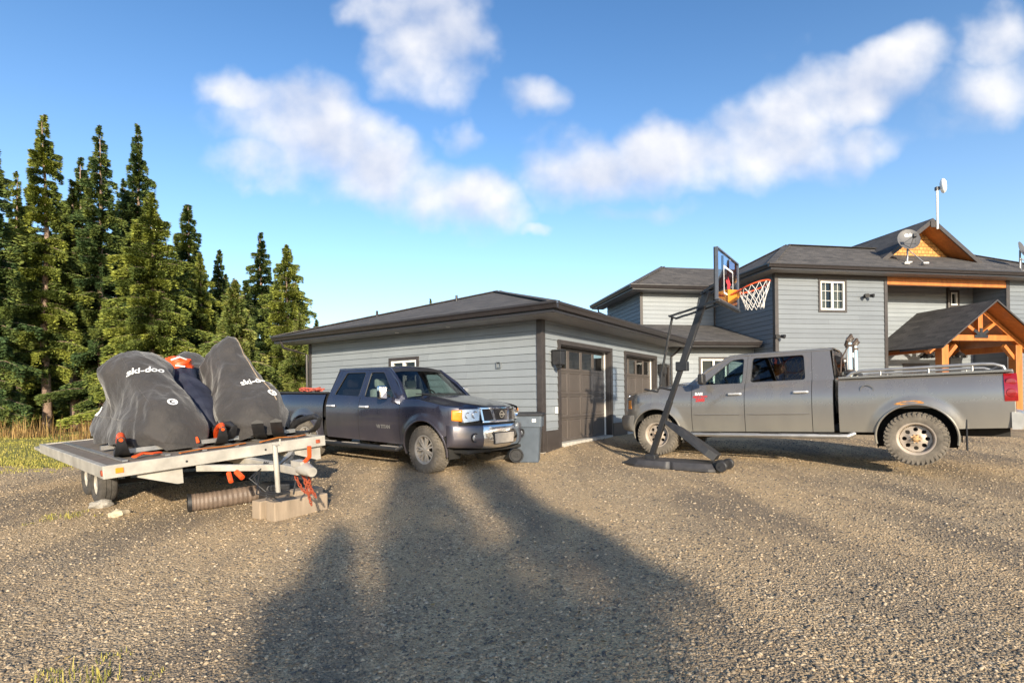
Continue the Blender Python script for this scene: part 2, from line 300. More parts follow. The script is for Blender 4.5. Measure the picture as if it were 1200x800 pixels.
# ------------------------------------------------------------------ mesh helpers
class MB:
    def __init__(s): s.v = []; s.f = []; s.uv = {}
    def add(s, vs, fs, mx=None):
        o = len(s.v)
        s.v += [tuple(mx @ Vector(p)) if mx else tuple(p) for p in vs]
        s.f += [tuple(i + o for i in f) for f in fs]; return s
    def box(s, x0, x1, y0, y1, z0, z1, mx=None):
        return s.add([(x0, y0, z0), (x1, y0, z0), (x1, y1, z0), (x0, y1, z0), (x0, y0, z1), (x1, y0, z1), (x1, y1, z1), (x0, y1, z1)],
                     [(0, 3, 2, 1), (4, 5, 6, 7), (0, 1, 5, 4), (1, 2, 6, 5), (2, 3, 7, 6), (3, 0, 4, 7)], mx)
    def quad(s, a, b, c, d): return s.add([a, b, c, d], [(0, 1, 2, 3)])
    def tube(s, pts, r, n=10, caps=True, sx=1, closed=False):
        pts = [Vector(p) for p in pts]; k = len(pts); rs = r if isinstance(r, (list, tuple)) else [r] * k
        vs = []; fs = []; up = None
        for i, p in enumerate(pts):
            if closed: t = pts[(i + 1) % k] - pts[i - 1]
            else: t = pts[min(i + 1, k - 1)] - pts[max(i - 1, 0)]
            t.normalize()
            if up is None:
                up = Vector((0, 0, 1)) if abs(t.z) < .9 else Vector((1, 0, 0))
            a = t.cross(up); a.normalize(); b = a.cross(t); b.normalize(); up = b
            for j in range(n):
                th = 2 * math.pi * j / n
                vs.append(p + (a * math.cos(th) * sx + b * math.sin(th)) * rs[i])
        m = k if closed else k - 1
        for i in range(m):
            for j in range(n):
                i2 = (i + 1) % k
                fs.append((i * n + j, i * n + (j + 1) % n, i2 * n + (j + 1) % n, i2 * n + j))
        if caps and not closed: fs += [tuple(range(n))[::-1], tuple(range((k - 1) * n, k * n))]
        return s.add(vs, fs)
    def bar(s, p, q, w, h, up=(0, 0, 1)):
        p, q = Vector(p), Vector(q); t = (q - p).normalized(); a = t.cross(Vector(up)); a.normalize(); b = a.cross(t)
        vs = [c + a * (sa * w / 2) + b * (sb * h / 2) for c in (p, q) for sa, sb in ((-1, -1), (1, -1), (1, 1), (-1, 1))]
        return s.add(vs, [(0, 3, 2, 1), (4, 5, 6, 7), (0, 1, 5, 4), (1, 2, 6, 5), (2, 3, 7, 6), (3, 0, 4, 7)])
    def prism(s, poly, y0, y1, axis='y', mx=None):
        """poly in (a,b); extruded along axis"""
        n = len(poly)
        def P(a, b, c): return {'y': (a, c, b), 'x': (c, a, b), 'z': (a, b, c)}[axis]
        vs = [P(a, b, y0) for a, b in poly] + [P(a, b, y1) for a, b in poly]
        fs = [tuple(range(n)), tuple(range(n, 2 * n))[::-1]] + [(i, i + n, (i + 1) % n + n, (i + 1) % n) for i in range(n)]
        return s.add(vs, fs, mx)
    def lathe(s, prof, n=32, mx=None, axis='z'):
        """prof: (r, h) list, revolved about axis"""
        vs = []; k = len(prof)
        for j in range(n):
            th = 2 * math.pi * j / n
            for r, h in prof:
                a, b = r * math.cos(th), r * math.sin(th)
                vs.append((a, b, h) if axis == 'z' else (a, h, b))
        fs = [(j * k + i, ((j + 1) % n) * k + i, ((j + 1) % n) * k + i + 1, j * k + i + 1) for j in range(n) for i in range(k - 1)]
        return s.add(vs, fs, mx)
    def grid(s, fn, nu, nv):
        vs = [fn(i / nu, j / nv) for j in range(nv + 1) for i in range(nu + 1)]
        fs = [(j * (nu + 1) + i, j * (nu + 1) + i + 1, (j + 1) * (nu + 1) + i + 1, (j + 1) * (nu + 1) + i) for j in range(nv) for i in range(nu)]
        return s.add(vs, fs)
    def build(s, name, mat, parent=None, smooth=False, bevel=0, solid=0, uv=None, angle=35, recalc=True):
        me = bpy.data.meshes.new(name); me.from_pydata(s.v, [], s.f); me.update()
        if recalc:
            b = bmesh.new(); b.from_mesh(me); bmesh.ops.recalc_face_normals(b, faces=b.faces); b.to_mesh(me); b.free()
        me.materials.append(mat)
        if uv:
            ul = me.uv_layers.new(name='UVMap')
            for p in me.polygons:
                nrm = p.normal
                for li in p.loop_indices:
                    ul.data[li].uv = uv(me.vertices[me.loops[li].vertex_index].co, nrm)
        o = bpy.data.objects.new(name, me); COL.objects.link(o)
        if parent: o.parent = parent
        if smooth:
            for p in me.polygons: p.use_smooth = True
            if angle < 180:
                try: me.set_sharp_from_angle(angle=R(angle))
                except Exception: pass
        if solid:
            md = o.modifiers.new('solid', 'SOLIDIFY'); md.thickness = solid; md.offset = -1
        if bevel:
            md = o.modifiers.new('bevel', 'BEVEL'); md.width = bevel; md.segments = 2; md.limit_method = 'ANGLE'; md.angle_limit = R(40)
            md.harden_normals = False
        return o
def roofuv(co, n):
    h = Vector((n.x, n.y, 0))
    if h.length < 1e-4: return (co.x, co.y)
    h.normalize(); t = Vector((-h.y, h.x, 0))
    return (co.dot(t), co.z / max(.2, math.sqrt(max(1e-6, 1 - n.z * n.z))))
def tag(o, label=None, cat=None, group=None, kind=None):
    if label: o['label'] = label
    if cat: o['category'] = cat
    if group: o['group'] = group
    if kind: o['kind'] = kind
    return o
def thing(name, label, cat, loc=(0, 0, 0), rz=0, group=None):
    o = bpy.data.objects.new(name, None); COL.objects.link(o); o.location = loc; o.rotation_euler = (0, 0, rz)
    o.empty_display_size = .2
    return tag(o, label, cat, group)
def copy_tree(o, parent=None):
    c = o.copy(); COL.objects.link(c); c.parent = parent
    for ch in list(o.children): copy_tree(ch, c)
    return c
def ground_z(x, y):
    yy = y
    if y > 11: yy = 11 + (y - 11) * max(0, 1 - (y - 11) / 6) if y < 14 else 12.5
    if y < -6: yy = -6
    z = -.29 + .035 * yy + .012 * math.sin(x * .9 + 1) * math.sin(y * .7) * min(1, abs(y) / 3)
    # banked up against the garage doors
    d = (x - .61) * .828 - (y - 10.74) * .5606; e = (x - .61) * .5606 + (y - 10.74) * .828
    if e > -.5: z += .10 * max(0, min(1, 1 - d / 1.1)) ** 2 * min(1, (e + .5) / 1.3)
    return z
def text_mesh(body, size=1.0, bold=0.0, shear=0.0, extrude=0):
    c = bpy.data.curves.new('lettering', 'FONT'); c.body = body; c.size = size; c.offset = bold; c.shear = shear
    c.align_x = 'CENTER'; c.align_y = 'CENTER'; c.resolution_u = 3
    o = bpy.data.objects.new('lettering', c); COL.objects.link(o)
    bpy.context.view_layer.update()
    me = bpy.data.meshes.new_from_object(o.evaluated_get(bpy.context.evaluated_depsgraph_get()))
    bpy.data.objects.remove(o); bpy.data.curves.remove(c)
    b = bmesh.new(); b.from_mesh(me)
    bmesh.ops.triangulate(b, faces=b.faces)
    for _ in range(2):
        bmesh.ops.subdivide_edges(b, edges=[e for e in b.edges if e.calc_length() > size * .12], cuts=1)
        bmesh.ops.triangulate(b, faces=[f for f in b.faces if len(f.verts) > 3])
    vs = [v.co.copy() for v in b.verts]; b.verts.index_update(); fs = [tuple(v.index for v in f.verts) for f in b.faces]
    b.free(); bpy.data.meshes.remove(me); return vs, fs
def decal(name, body, size, org, ux, uy, mat, parent, target=None, bold=0, shear=0, lift=.004, geom=None):
    """lettering laid on a plane, or dropped onto the mesh of target along -normal; all in the parent's space"""
    ux = Vector(ux).normalized(); uy = Vector(uy).normalized(); n = ux.cross(uy); org = Vector(org)
    vs, fs = geom if geom else text_mesh(body, size, bold, shear)
    out = []; bvh = None
    if target:
        me = target.data; bvh = BVHTree.FromPolygons([v.co for v in me.vertices], [tuple(p.vertices) for p in me.polygons])
    for v in vs:
        p = org + ux * v.x + uy * v.y
        if bvh:
            h = bvh.ray_cast(p + n * .6, -n)
            if h[0] is not None: p = h[0] + n * lift
        else: p = p + n * lift
        out.append(p)
    mb = MB(); mb.add(out, fs); return mb.build(name, mat, parent, recalc=False)
def ring_geom(r0, r1, n=40, sx=1):
    vs = []; fs = []
    for j in range(n):
        t = 2 * math.pi * j / n
        vs += [Vector((r0 * math.cos(t) * sx, r0 * math.sin(t), 0)), Vector((r1 * math.cos(t) * sx, r1 * math.sin(t), 0))]
    for j in range(n): k = (j + 1) % n; fs.append((2 * j, 2 * j + 1, 2 * k + 1, 2 * k))
    return vs, fs
# ------------------------------------------------------------------ ground
def build_ground():
    xs = sorted(set([-900, -400, -200, -100, -60, -40] + list(np.arange(-30, 34.1, .5)) + [50, 80, 150, 400, 900]))
    ys = sorted(set([-900, -300, -100, -50, -30] + list(np.arange(-20, 40.1, .5)) + [60, 90, 150, 400, 1200]))
    vs = [(x, y, ground_z(x, y)) for y in ys for x in xs]; n = len(xs)
    fs = [(j * n + i, j * n + i + 1, (j + 1) * n + i + 1, (j + 1) * n + i) for j in range(len(ys) - 1) for i in range(n - 1)]
    b = MB(); b.add(vs, fs); o = b.build('ground', M['gravel'], smooth=True, angle=180); tag(o, kind='structure')
    # lawn strip on the left towards the trees: outline wobbles
    b = MB(); rows = 60; cols = 60
    def edge(x): return 10.0 + .10 * (x + 11) + .25 * math.sin(x * 1.7) + .12 * math.sin(x * 5.1)
    def fn(u, v):
        x = -60 + 52.5 * u; y0 = edge(x) if x > -20 else edge(-20) - (-20 - x) * .5; y = y0 + v ** 1.6 * 50
        return (x, y, ground_z(x, y) + .012)
    b.grid(fn, 120, 50); o = b.build('lawn', M['lawn'], smooth=True, angle=180); tag(o, kind='structure')
    return edge
edge = build_ground()

def quick_mesh(name, V, F, tone, mat, parent=None):
    """V (n,3) float, F (m,k) int arrays"""
    me = bpy.data.meshes.new(name); k = F.shape[1]
    me.vertices.add(len(V)); me.vertices.foreach_set('co', V.astype(np.float32).ravel())
    me.loops.add(F.size); me.loops.foreach_set('vertex_index', F.astype(np.int32).ravel())
    me.polygons.add(len(F)); me.polygons.foreach_set('loop_start', np.arange(0, F.size, k, dtype=np.int32))
    me.polygons.foreach_set('loop_total', np.full(len(F), k, dtype=np.int32))
    me.update(calc_edges=True)
    if tone is not None:
        at = me.attributes.new('tone', 'FLOAT', 'POINT'); at.data.foreach_set('value', tone.astype(np.float32))
    me.materials.append(mat); o = bpy.data.objects.new(name, me); COL.objects.link(o)
    if parent: o.parent = parent
    return o
rng = np.random.default_rng(11)
def gz_arr(x, y):
    return np.array([ground_z(a, b) for a, b in zip(x, y)])
def loose_stones():
    n = 90000
    d = 2.2 + 11 * rng.random(n) ** 1.5; a = (rng.random(n) - .5) * 2 * 1.02
    x = d * a; y = d
    keep = ~((x < -7.5) & (y > 9.6)); x = x[keep]; y = y[keep]; n = len(x)
    # kept off the garage slab
    sz = .004 + .011 * rng.random(n) ** 5 + .0005 * y
    base = np.array([[0, 0, 1], [1, 0, 0], [0, 1, 0], [-1, 0, 0], [0, -1, 0], [0, 0, -1]], float)
    fc = np.array([[0, 1, 2], [0, 2, 3], [0, 3, 4], [0, 4, 1], [5, 2, 1], [5, 3, 2], [5, 4, 3], [5, 1, 4]])
    z = gz_arr(x, y)
    th = rng.random(n) * 6.283
    jit = 1 + .45 * (rng.random((n, 6, 3)) - .5)
    P = base[None] * jit; P[:, :, 0] *= (1 + .5 * rng.random(n))[:, None]; P[:, :, 2] *= .6; P[:, :, 1] *= (1 + .2 * rng.random(n))[:, None]
    tilt = (rng.random(n) - .5)[:, None] * 1.2
    P = P * sz[:, None, None]
    P[:, :, 2] += tilt * P[:, :, 0]
    c, s = np.cos(th)[:, None], np.sin(th)[:, None]
    X = P[:, :, 0] * c - P[:, :, 1] * s + x[:, None]; Y = P[:, :, 0] * s + P[:, :, 1] * c + y[:, None]; Z = P[:, :, 2] + (z + sz * .12)[:, None]
    V = np.stack([X, Y, Z], -1).reshape(-1, 3); F = (fc[None] + (np.arange(n) * 6)[:, None, None]).reshape(-1, 3)
    tone = np.repeat(.85 * rng.random(n) ** 1.3 + .15 * rng.random(n) ** 14, 6)
    o = quick_mesh('gravel_stones', V, F, tone, M['stones']); tag(o, 'loose grey and tan stones scattered over the gravel drive', 'gravel', kind='stuff')
loose_stones()
def blades(name, label, cat, spots, h, mat, per, spread, wdt=.006, gold=0):
    x = []; y = []; hh = []
    for (sx, sy, k) in spots:
        m = int(per * k); r = spread * k * np.sqrt(rng.random(m)); t = rng.random(m) * 6.283
        x.append(sx + r * np.cos(t)); y.append(sy + r * np.sin(t)); hh.append(h * k * (.4 + .8 * rng.random(m)))
    x = np.concatenate(x); y = np.concatenate(y); hh = np.concatenate(hh); n = len(x); z = gz_arr(x, y)
    t = rng.random(n) * 6.283; lean = .5 * rng.random(n) * hh; lx = np.cos(t) * lean; ly = np.sin(t) * lean; wx = -np.sin(t) * wdt; wy = np.cos(t) * wdt
    V = np.zeros((n, 5, 3))
    V[:, 0] = np.stack([x - wx, y - wy, z], -1); V[:, 1] = np.stack([x + wx, y + wy, z], -1)
    V[:, 2] = np.stack([x + wx * .7 + lx * .4, y + wy * .7 + ly * .4, z + hh * .6], -1); V[:, 3] = np.stack([x - wx * .7 + lx * .4, y - wy * .7 + ly * .4, z + hh * .6], -1)
    V[:, 4] = np.stack([x + lx, y + ly, z + hh], -1)
    # as triangles
    base = (np.arange(n) * 5)[:, None, None]
    F = (np.array([[0, 1, 2], [0, 2, 3], [3, 2, 4]])[None] + base).reshape(-1, 3)
    o = quick_mesh(name, V.reshape(-1, 3), F, np.repeat(rng.random(n), 5), mat)
    return tag(o, label, cat, kind='stuff')
# lawn grass, tufts in the gravel, dry undergrowth at the foot of the trees
sp = []
for _ in range(1500):
    x = -22 + 13.5 * random.random(); y = edge(x) + 9 * random.random() ** 1.4; sp.append((x, y, .8 + .4 * random.random()))
for _ in range(260):
    x = -16 + 9.5 * random.random(); sp.append((x, edge(x) - .7 * random.random() ** 2, .3 + .4 * random.random()))
blades('lawn_grass', 'short yellow green grass of the lawn strip', 'grass', sp, .06, M['green'], 26, .22, .006)
sp = []
for _ in range(520):
    x = -30 + 24 * random.random(); y = 15.5 + 8 * random.random()
    if noise.noise(Vector((x * .5, y * .5, 0))) > -.1: sp.append((x, y, .35 + .9 * random.random() ** 2))
blades('dry_undergrowth', 'tall dry golden undergrowth along the foot of the trees', 'undergrowth', sp, .55, M['dry'], 45, .5, .010)

for (nm, lb, x, y, k, mt) in (('grass_tuft', 'small yellow green weed tuft beside the trailer wheels', -5.35, 6.2, 1.0, 'green'),
                              ('grass_tuft', 'yellowing weed tuft in the gravel nearest the camera', -2.35, 2.75, 1.1, 'green')):
    o = blades('grass_tuft', lb, 'weed', [(x, y, k * .8), (x + .15, y + .05, k * .5), (x - .2, y + .12, k * .35), (x + .05, y + .28, k * .4), (x + .4, y + .1, k * .25), (x - .1, y - .25, k * .3)], .09, M[mt], 70, .2, .003)
def leaf_litter():
    n = 260; d = 2.4 + 9 * rng.random(n); x = d * (rng.random(n) - .5) * 1.9; y = d; z = gz_arr(x, y) + .012
    s = .012 + .012 * rng.random(n); t = rng.random(n) * 6.283
    c = np.array([[-1, 0], [0, -.55], [1, 0], [0, .55]])
    V = np.zeros((n, 4, 3))
    for i in range(4):
        V[:, i, 0] = x + s * (c[i, 0] * np.cos(t) - c[i, 1] * np.sin(t)); V[:, i, 1] = y + s * (c[i, 0] * np.sin(t) + c[i, 1] * np.cos(t)); V[:, i, 2] = z + .008 * rng.random(n)
    o = quick_mesh('fallen_leaves', V.reshape(-1, 3), np.arange(n * 4).reshape(n, 4), np.repeat(rng.random(n), 4), M['dry'])
    tag(o, 'small dry yellow leaves fallen on the gravel', 'leaves', kind='stuff')
leaf_litter()

# ------------------------------------------------------------------ siding walls with real laps
def siding(mb, p0, p1, z0, z1, openings=(), ex=.155, lap=.014, out=None):
    """wall from p0 to p1 (x,y local), outward normal = right of p0->p1; openings (s0,s1,z0,z1)"""
    p0 = Vector((p0[0], p0[1], 0)); p1 = Vector((p1[0], p1[1], 0)); L = (p1 - p0).length; t = (p1 - p0) / L; n = Vector((t.y, -t.x, 0))
    zs = set([z0, z1])
    k = 0
    while z0 + k * ex < z1: zs.add(z0 + k * ex); zs.add(min(z1, z0 + (k + 1) * ex - .010)); k += 1
    for o in openings: zs.add(o[2]); zs.add(o[3])
    zs = sorted(z for z in zs if z0 <= z <= z1)
    def off(z):
        c = (z - z0) / ex; fr = c - math.floor(c + 1e-6)
        return fr
    for a, b in zip(zs, zs[1:]):
        if b - a < 1e-4: continue
        mid = (a + b) / 2; c = (mid - z0) / ex; kk = math.floor(c); zb = z0 + kk * ex
        groove = (mid - zb) > ex - .010
        oa = lap * (1 - (a - zb) / ex); ob = lap * (1 - (b - zb) / ex)
        if groove: oa = ob = -.005
        segs = [(0, L)]
        for (s0, s1, q0, q1) in openings:
            if q0 < mid < q1:
                ns = []
                for (u, v) in segs:
                    if s1 <= u or s0 >= v: ns.append((u, v)); continue
                    if s0 > u: ns.append((u, s0))
                    if s1 < v: ns.append((s1, v))
                segs = ns
        for (u, v) in segs:
            A, B = p0 + t * u, p0 + t * v
            za, zb_ = Vector((0, 0, a)), Vector((0, 0, b))
            mb.add([A + n * oa + za, B + n * oa + za, B + n * ob + zb_, A + n * ob + zb_], [(0, 1, 2, 3)])
            # underside of the board above the groove
            if not groove and a - zb < 1e-5: mb.add([A + n * -.012 + za, B + n * -.012 + za, B + n * oa + za, A + n * oa + za], [(0, 1, 2, 3)])
            if groove: mb.add([A + n * (lap * .07) + za, B + n * (lap * .07) + za, B + n * oa + za, A + n * oa + za], [(0, 1, 2, 3)])
def frame(mb, s0, s1, z0, z1, w, y0, y1, P, bottom=True):
    """rectangular surround as four butted boxes; P maps (s, out, z)->xyz ; outside edge s0..s1"""
    def bx(a, b, c, d):
        vs = [P(s, o, z) for z in (c, d) for s, o in ((a, y0), (b, y0), (b, y1), (a, y1))]
        mb.add(vs, [(0, 3, 2, 1), (4, 5, 6, 7), (0, 1, 5, 4), (1, 2, 6, 5), (2, 3, 7, 6), (3, 0, 4, 7)])
    zb = z0 + w if bottom else z0
    bx(s0, s1, z1 - w, z1)
    if bottom: bx(s0, s1, z0, z0 + w)
    bx(s0, s0 + w, zb, z1 - w); bx(s1 - w, s1, zb, z1 - w)
def window(parent, P, s0, s1, z0, z1, slider=True, grid=0, room=True, curtain=False):
    """window with dark surround, white sash, glass and a dim room box behind; s0..s1 outer edge of surround"""
    w = MB(); frame(w, s0, s1, z0, z1, .075, -.05, .035, P); wf = w.build('window', M['darktrim'], parent)
    w = MB(); a, b, c, d = s0 + .075, s1 - .075, z0 + .075, z1 - .075
    frame(w, a, b, c, d, .055, -.06, .018, P)
    def bx(w, a, b, c, d, o0, o1):
        vs = [P(s, o, z) for z in (c, d) for s, o in ((a, o0), (b, o0), (b, o1), (a, o1))]
        w.add(vs, [(0, 3, 2, 1), (4, 5, 6, 7), (0, 1, 5, 4), (1, 2, 6, 5), (2, 3, 7, 6), (3, 0, 4, 7)])
    m = (a + b) / 2
    if slider: bx(w, m - .035, m + .035, c + .055, d - .055, -.055, .016)
    if grid:
        for i in range(1, grid): bx(w, a + .055, b - .055, c + (d - c) * i / grid - .006, c + (d - c) * i / grid + .006, -.045, -.028)
        for sgn in (-1, 1):
            cx = m + sgn * (b - a) / 4; bx(w, cx - .006, cx + .006, c + .055, d - .055, -.046, -.027)
    w.build('frame', M['whitetrim'], wf)
    g = MB(); vs = [P(a + .02, -.036, c + .02), P(b - .02, -.036, c + .02), P(b - .02, -.036, d - .02), P(a + .02, -.036, d - .02)]
    g.add(vs, [(0, 1, 2, 3)]); g.build('pane', M['glass'], wf)
    r = MB()
    def q(*pp): r.add([P(*p) for p in pp], [(0, 1, 2, 3)])
    D = -.7
    q((a, D, c), (b, D, c), (b, D, d), (a, D, d)); q((a, -.06, c), (b, -.06, c), (b, D, c), (a, D, c)); q((a, -.06, d), (b, -.06, d), (b, D, d), (a, D, d))
    q((a, -.06, c), (a, D, c), (a, D, d), (a, -.06, d)); q((b, -.06, c), (b, D, c), (b, D, d), (b, -.06, d))
    r.build('room_behind_glass', M['room'], wf)
    if curtain:
        k = MB()
        for (x0, x1) in ((a + .03, m - .12), (m + .12, b - .03)):
            for i in range(14):
                u0 = x0 + (x1 - x0) * i / 14; u1 = x0 + (x1 - x0) * (i + 1) / 14
                o0, o1 = (-.11 - .02 * (i % 2)), (-.11 - .02 * ((i + 1) % 2))
                k.add([P(u0, o0, c), P(u1, o1, c), P(u1, o1, d), P(u0, o0, d)], [(0, 1, 2, 3)])
        k.build('curtain', M['curtain'], wf)
    return wf
def hip_roof(mb, x0, x1, y0, y1, z, pitch, axis='x', hip0=True, hip1=True, th=.0):
    """roof planes on eave rectangle"""
    if axis == 'x': h = (y1 - y0) / 2; a = (x0 + h if hip0 else x0, (y0 + y1) / 2, z + h * pitch); b = (x1 - h if hip1 else x1, (y0 + y1) / 2, z + h * pitch)
    else: h = (x1 - x0) / 2; a = ((x0 + x1) / 2, y0 + h if hip0 else y0, z + h * pitch); b = ((x0 + x1) / 2, y1 - h if hip1 else y1, z + h * pitch)
    c = [(x0, y0, z), (x1, y0, z), (x1, y1, z), (x0, y1, z)]
    if axis == 'x': fs = [(c[0], c[1], b, a), (c[2], c[3], a, b), (c[3], c[0], a), (c[1], c[2], b)]
    else: fs = [(c[1], c[2], b, a), (c[3], c[0], a, b), (c[0], c[1], a), (c[2], c[3], b)]
    for f in fs: mb.add(list(f), [tuple(range(len(f)))])
    return a, b
def gutter_line(mb, p, q, n, z, h=.13, d=.11):
    """K-profile gutter between p and q (x,y), n outward (x,y), top z"""
    prof = [(0, -h), (d * .55, -h), (d * .75, -h * .55), (d, -h * .3), (d, 0), (d - .012, 0), (d - .012, -.03), (.0, -.03)]
    vs = []
    for e in (p, q):
        for (o, zz) in prof: vs.append((e[0] + n[0] * o, e[1] + n[1] * o, z + zz))
    k = len(prof); fs = [(i, (i + 1) % k, (i + 1) % k + k, i + k) for i in range(k)] + [tuple(range(k)), tuple(range(k, 2 * k))[::-1]]
    mb.add(vs, fs)

# ------------------------------------------------------------------ garage   local X along the doors, local Y along the blank wall
def build_garage():
    g = thing('garage', 'grey lap-sided garage with hip shingle roof and two brown doors', 'garage', (.61, 10.74, 0), math.atan2(.828, .5606))
    ZB, ZS, OV, W1, L2 = .15, 2.846, .67, 7.66, 8.46; ZD0 = .28
    doors = [(.74, 3.40), (4.42, 6.84)]; ZD = 2.40
    sdoor = (7.36, 8.12, 2.2)
    w = MB()
    ops = [(a, b, ZB - .1, ZD) for a, b in doors] + [(sdoor[0], sdoor[1], ZB - .1, sdoor[2])]
    siding(w, (.0, 0), (L2 + .6, 0), ZB, ZS, ops); w.build('wall', M['siding_light'], g); w = MB()
    wy0, wy1, wz0, wz1 = 3.40, 4.42, 1.40, 2.28
    siding(w, (0, W1), (0, 0), ZB, ZS, [(W1 - wy1, W1 - wy0, wz0, wz1)])
    w.build('wall', M['siding_light'], g); w = MB()
    w.add([(0, W1, -.1), (11, W1, -.1), (11, W1, ZS), (0, W1, ZS)], [(0, 1, 2, 3)])
    w.add([(11, .2, -.1), (11, W1, -.1), (11, W1, ZS), (11, .2, ZS)], [(0, 1, 2, 3)])
    w.build('back_wall', M['siding_light'], g)
    # dark interior backing right behind the lap boards so that no light leaks through the grooves
    w = MB(); rows = []
    xs = [0.02] + [v for d in doors for v in d] + [sdoor[0], sdoor[1], L2 + .6]
    for i in range(0, len(xs), 2): w.add([(xs[i], .025, -.1), (xs[i + 1], .025, -.1), (xs[i + 1], .025, ZS), (xs[i], .025, ZS)], [(0, 1, 2, 3)])
    for a, b, t in [(*d, ZD) for d in doors] + [sdoor]: w.add([(a, .025, t), (b, .025, t), (b, .025, ZS), (a, .025, ZS)], [(0, 1, 2, 3)])
    for y0, y1, z0, z1 in ((.02, wy0, -.1, ZS), (wy1, W1, -.1, ZS), (wy0, wy1, -.1, wz0), (wy0, wy1, wz1, ZS)):
        w.add([(.025, y0, z0), (.025, y1, z0), (.025, y1, z1), (.025, y0, z1)], [(0, 1, 2, 3)])
    w.build('sheathing', M['darktrim'], g)
    w = MB(); w.box(-.02, L2 + .5, -.02, .2, -.3, ZB - .002); w.box(-.02, .2, .2, W1, -.3, ZB - .002); w.build('foundation', M['concrete'], g)
    # corner boards
    c = MB(); c.box(-.035, .10, -.035, -.012, ZB, ZS - .002); c.box(-.035, -.0125, -.0118, .10, ZB, ZS - .002); c.build('corner_board', M['darktrim'], g, bevel=.004)
    c = MB(); c.box(-.03, -.012, W1 - .1, W1 + .02, ZB, ZS - .002); c.build('corner_board', M['darktrim'], g, bevel=.004)
    # brown skirting boards beside the doors
    for a, b in ((.102, .643), (3.50, 4.32)): k = MB(); k.box(a, b, -.048, -.0165, ZB - .1, .58); k.build('skirting', M['darktrim'], g, bevel=.004)
    P = lambda s, o, z: (s, -o, z)
    for (a, b) in doors:
        f = MB(); frame(f, a - .095, b + .095, ZB - .1, ZD + .095, .10, -.02, .04, P, bottom=False); t = f
        # reveal and track jambs
        f.box(a - .001, a + .03, .005, .22, ZD0, ZD); f.box(b - .03, b + .001, .005, .22, ZD0, ZD); f.box(a + .031, b - .031, .005, .22, ZD - .03, ZD + .002)
        gd = MB(); n = 4; H = (ZD - .035 - ZD0) / n; cols = 4 if b - a > 2.5 else 4; Wd = (b - a - .06) / cols; y = .15
        pane = MB()
        for r in range(n):
            z0 = ZD0 + r * H; z1 = z0 + H
            for cc in range(cols):
                x0 = a + .03 + cc * Wd; x1 = x0 + Wd; m = .05
                zz0, zz1 = z0 + .045, z1 - .045
                xs = [x0, x0 + m, x1 - m, x1]; z_ = [z0 + .004, zz0, zz1, z1 - .004]
                for i in range(3):
                    for j in range(3):
                        if i == 1 and j == 1: continue
                        gd.add([(xs[i], y, z_[j]), (xs[i + 1], y, z_[j]), (xs[i + 1], y, z_[j + 1]), (xs[i], y, z_[j + 1])], [(0, 1, 2, 3)])
                iv = [(x0 + m, zz0), (x1 - m, zz0), (x1 - m, zz1), (x0 + m, zz1)]
                d = .012; ins = .02
                jv = [(x0 + m + ins, zz0 + ins), (x1 - m - ins, zz0 + ins), (x1 - m - ins, zz1 - ins), (x0 + m + ins, zz1 - ins)]
                for q in range(4):
                    q2 = (q + 1) % 4
                    gd.add([(iv[q][0], y, iv[q][1]), (iv[q2][0], y, iv[q2][1]), (jv[q2][0], y + d, jv[q2][1]), (jv[q][0], y + d, jv[q][1])], [(0, 1, 2, 3)])
                if r == n - 1 and cols:
                    pane.add([(p[0], y + d, p[1]) for p in jv], [(0, 1, 2, 3)])
                else:
                    kv = [(jv[0][0] + .025, jv[0][1] + .025), (jv[1][0] - .025, jv[1][1] + .025), (jv[2][0] - .025, jv[2][1] - .025), (jv[3][0] + .025, jv[3][1] - .025)]
                    for q in range(4):
                        q2 = (q + 1) % 4
                        gd.add([(jv[q][0], y + d, jv[q][1]), (jv[q2][0], y + d, jv[q2][1]), (kv[q2][0], y + .006, kv[q2][1]), (kv[q][0], y + .006, kv[q][1])], [(0, 1, 2, 3)])
                    gd.add([(p[0], y + .006, p[1]) for p in kv], [(0, 1, 2, 3)])
            gd.add([(a + .03, y + .02, z1 - .004), (b - .03, y + .02, z1 - .004), (b - .03, y + .02, z1 + .004), (a + .03, y + .02, z1 + .004)], [(0, 1, 2, 3)])
        gd.add([(a, y + .35, ZD0), (b, y + .35, ZD0), (b, y + .35, ZD), (a, y + .35, ZD)], [(0, 1, 2, 3)])
        go = gd.build('garage_door', M['garagedoor'], g)
        pane.build('pane', M['glass'], go)
        f.build('door_surround', M['darktrim'], go, bevel=.003)
        s = MB(); s.box(b - .055, b - .035, .11, .145, ZD0, ZD - .03); s.build('weather_strip', M['whitetrim'], go)
        s = MB(); s.box(a + .002, b - .002, -.07, .149, -.1, ZD0 - .002); s.build('apron', M['concrete'], go)
    # side entry door
    a, b, t = sdoor; f = MB(); frame(f, a - .08, b + .08, ZB, t + .08, .085, -.02, .035, P, bottom=False); f.box(a, b, .06, .10, ZB + .02, t)
    so = f.build('entry_door', M['darktrim'], g, bevel=.004)
    s = MB(); s.box(a + .12, b - .12, .045, .059, .9, t - .15); s.build('pane', M['black'], so)
    # window in the blank wall
    P2 = lambda s, o, z: (-o, s, z)
    window(g, P2, wy0, wy1, wz0, wz1)
    # roof
    ZE = 3.04; x0, x1, y0, y1 = -OV, L2 + 2.6, -OV, W1 + OV
    rb = MB(); hip_roof(rb, x0, x1, y0, y1, ZE, .32, 'x', True, True)
    rf = rb.build('roof', M['shingle'], g, uv=roofuv)
    # ridge caps along the hips
    hp = MB(); h = (y1 - y0) / 2; ap = (x0 + h, (y0 + y1) / 2, ZE + h * .32 + .012)
    for c in ((x0, y0), (x0, y1)): hp.bar((c[0], c[1], ZE + .012), ap, .26, .022)
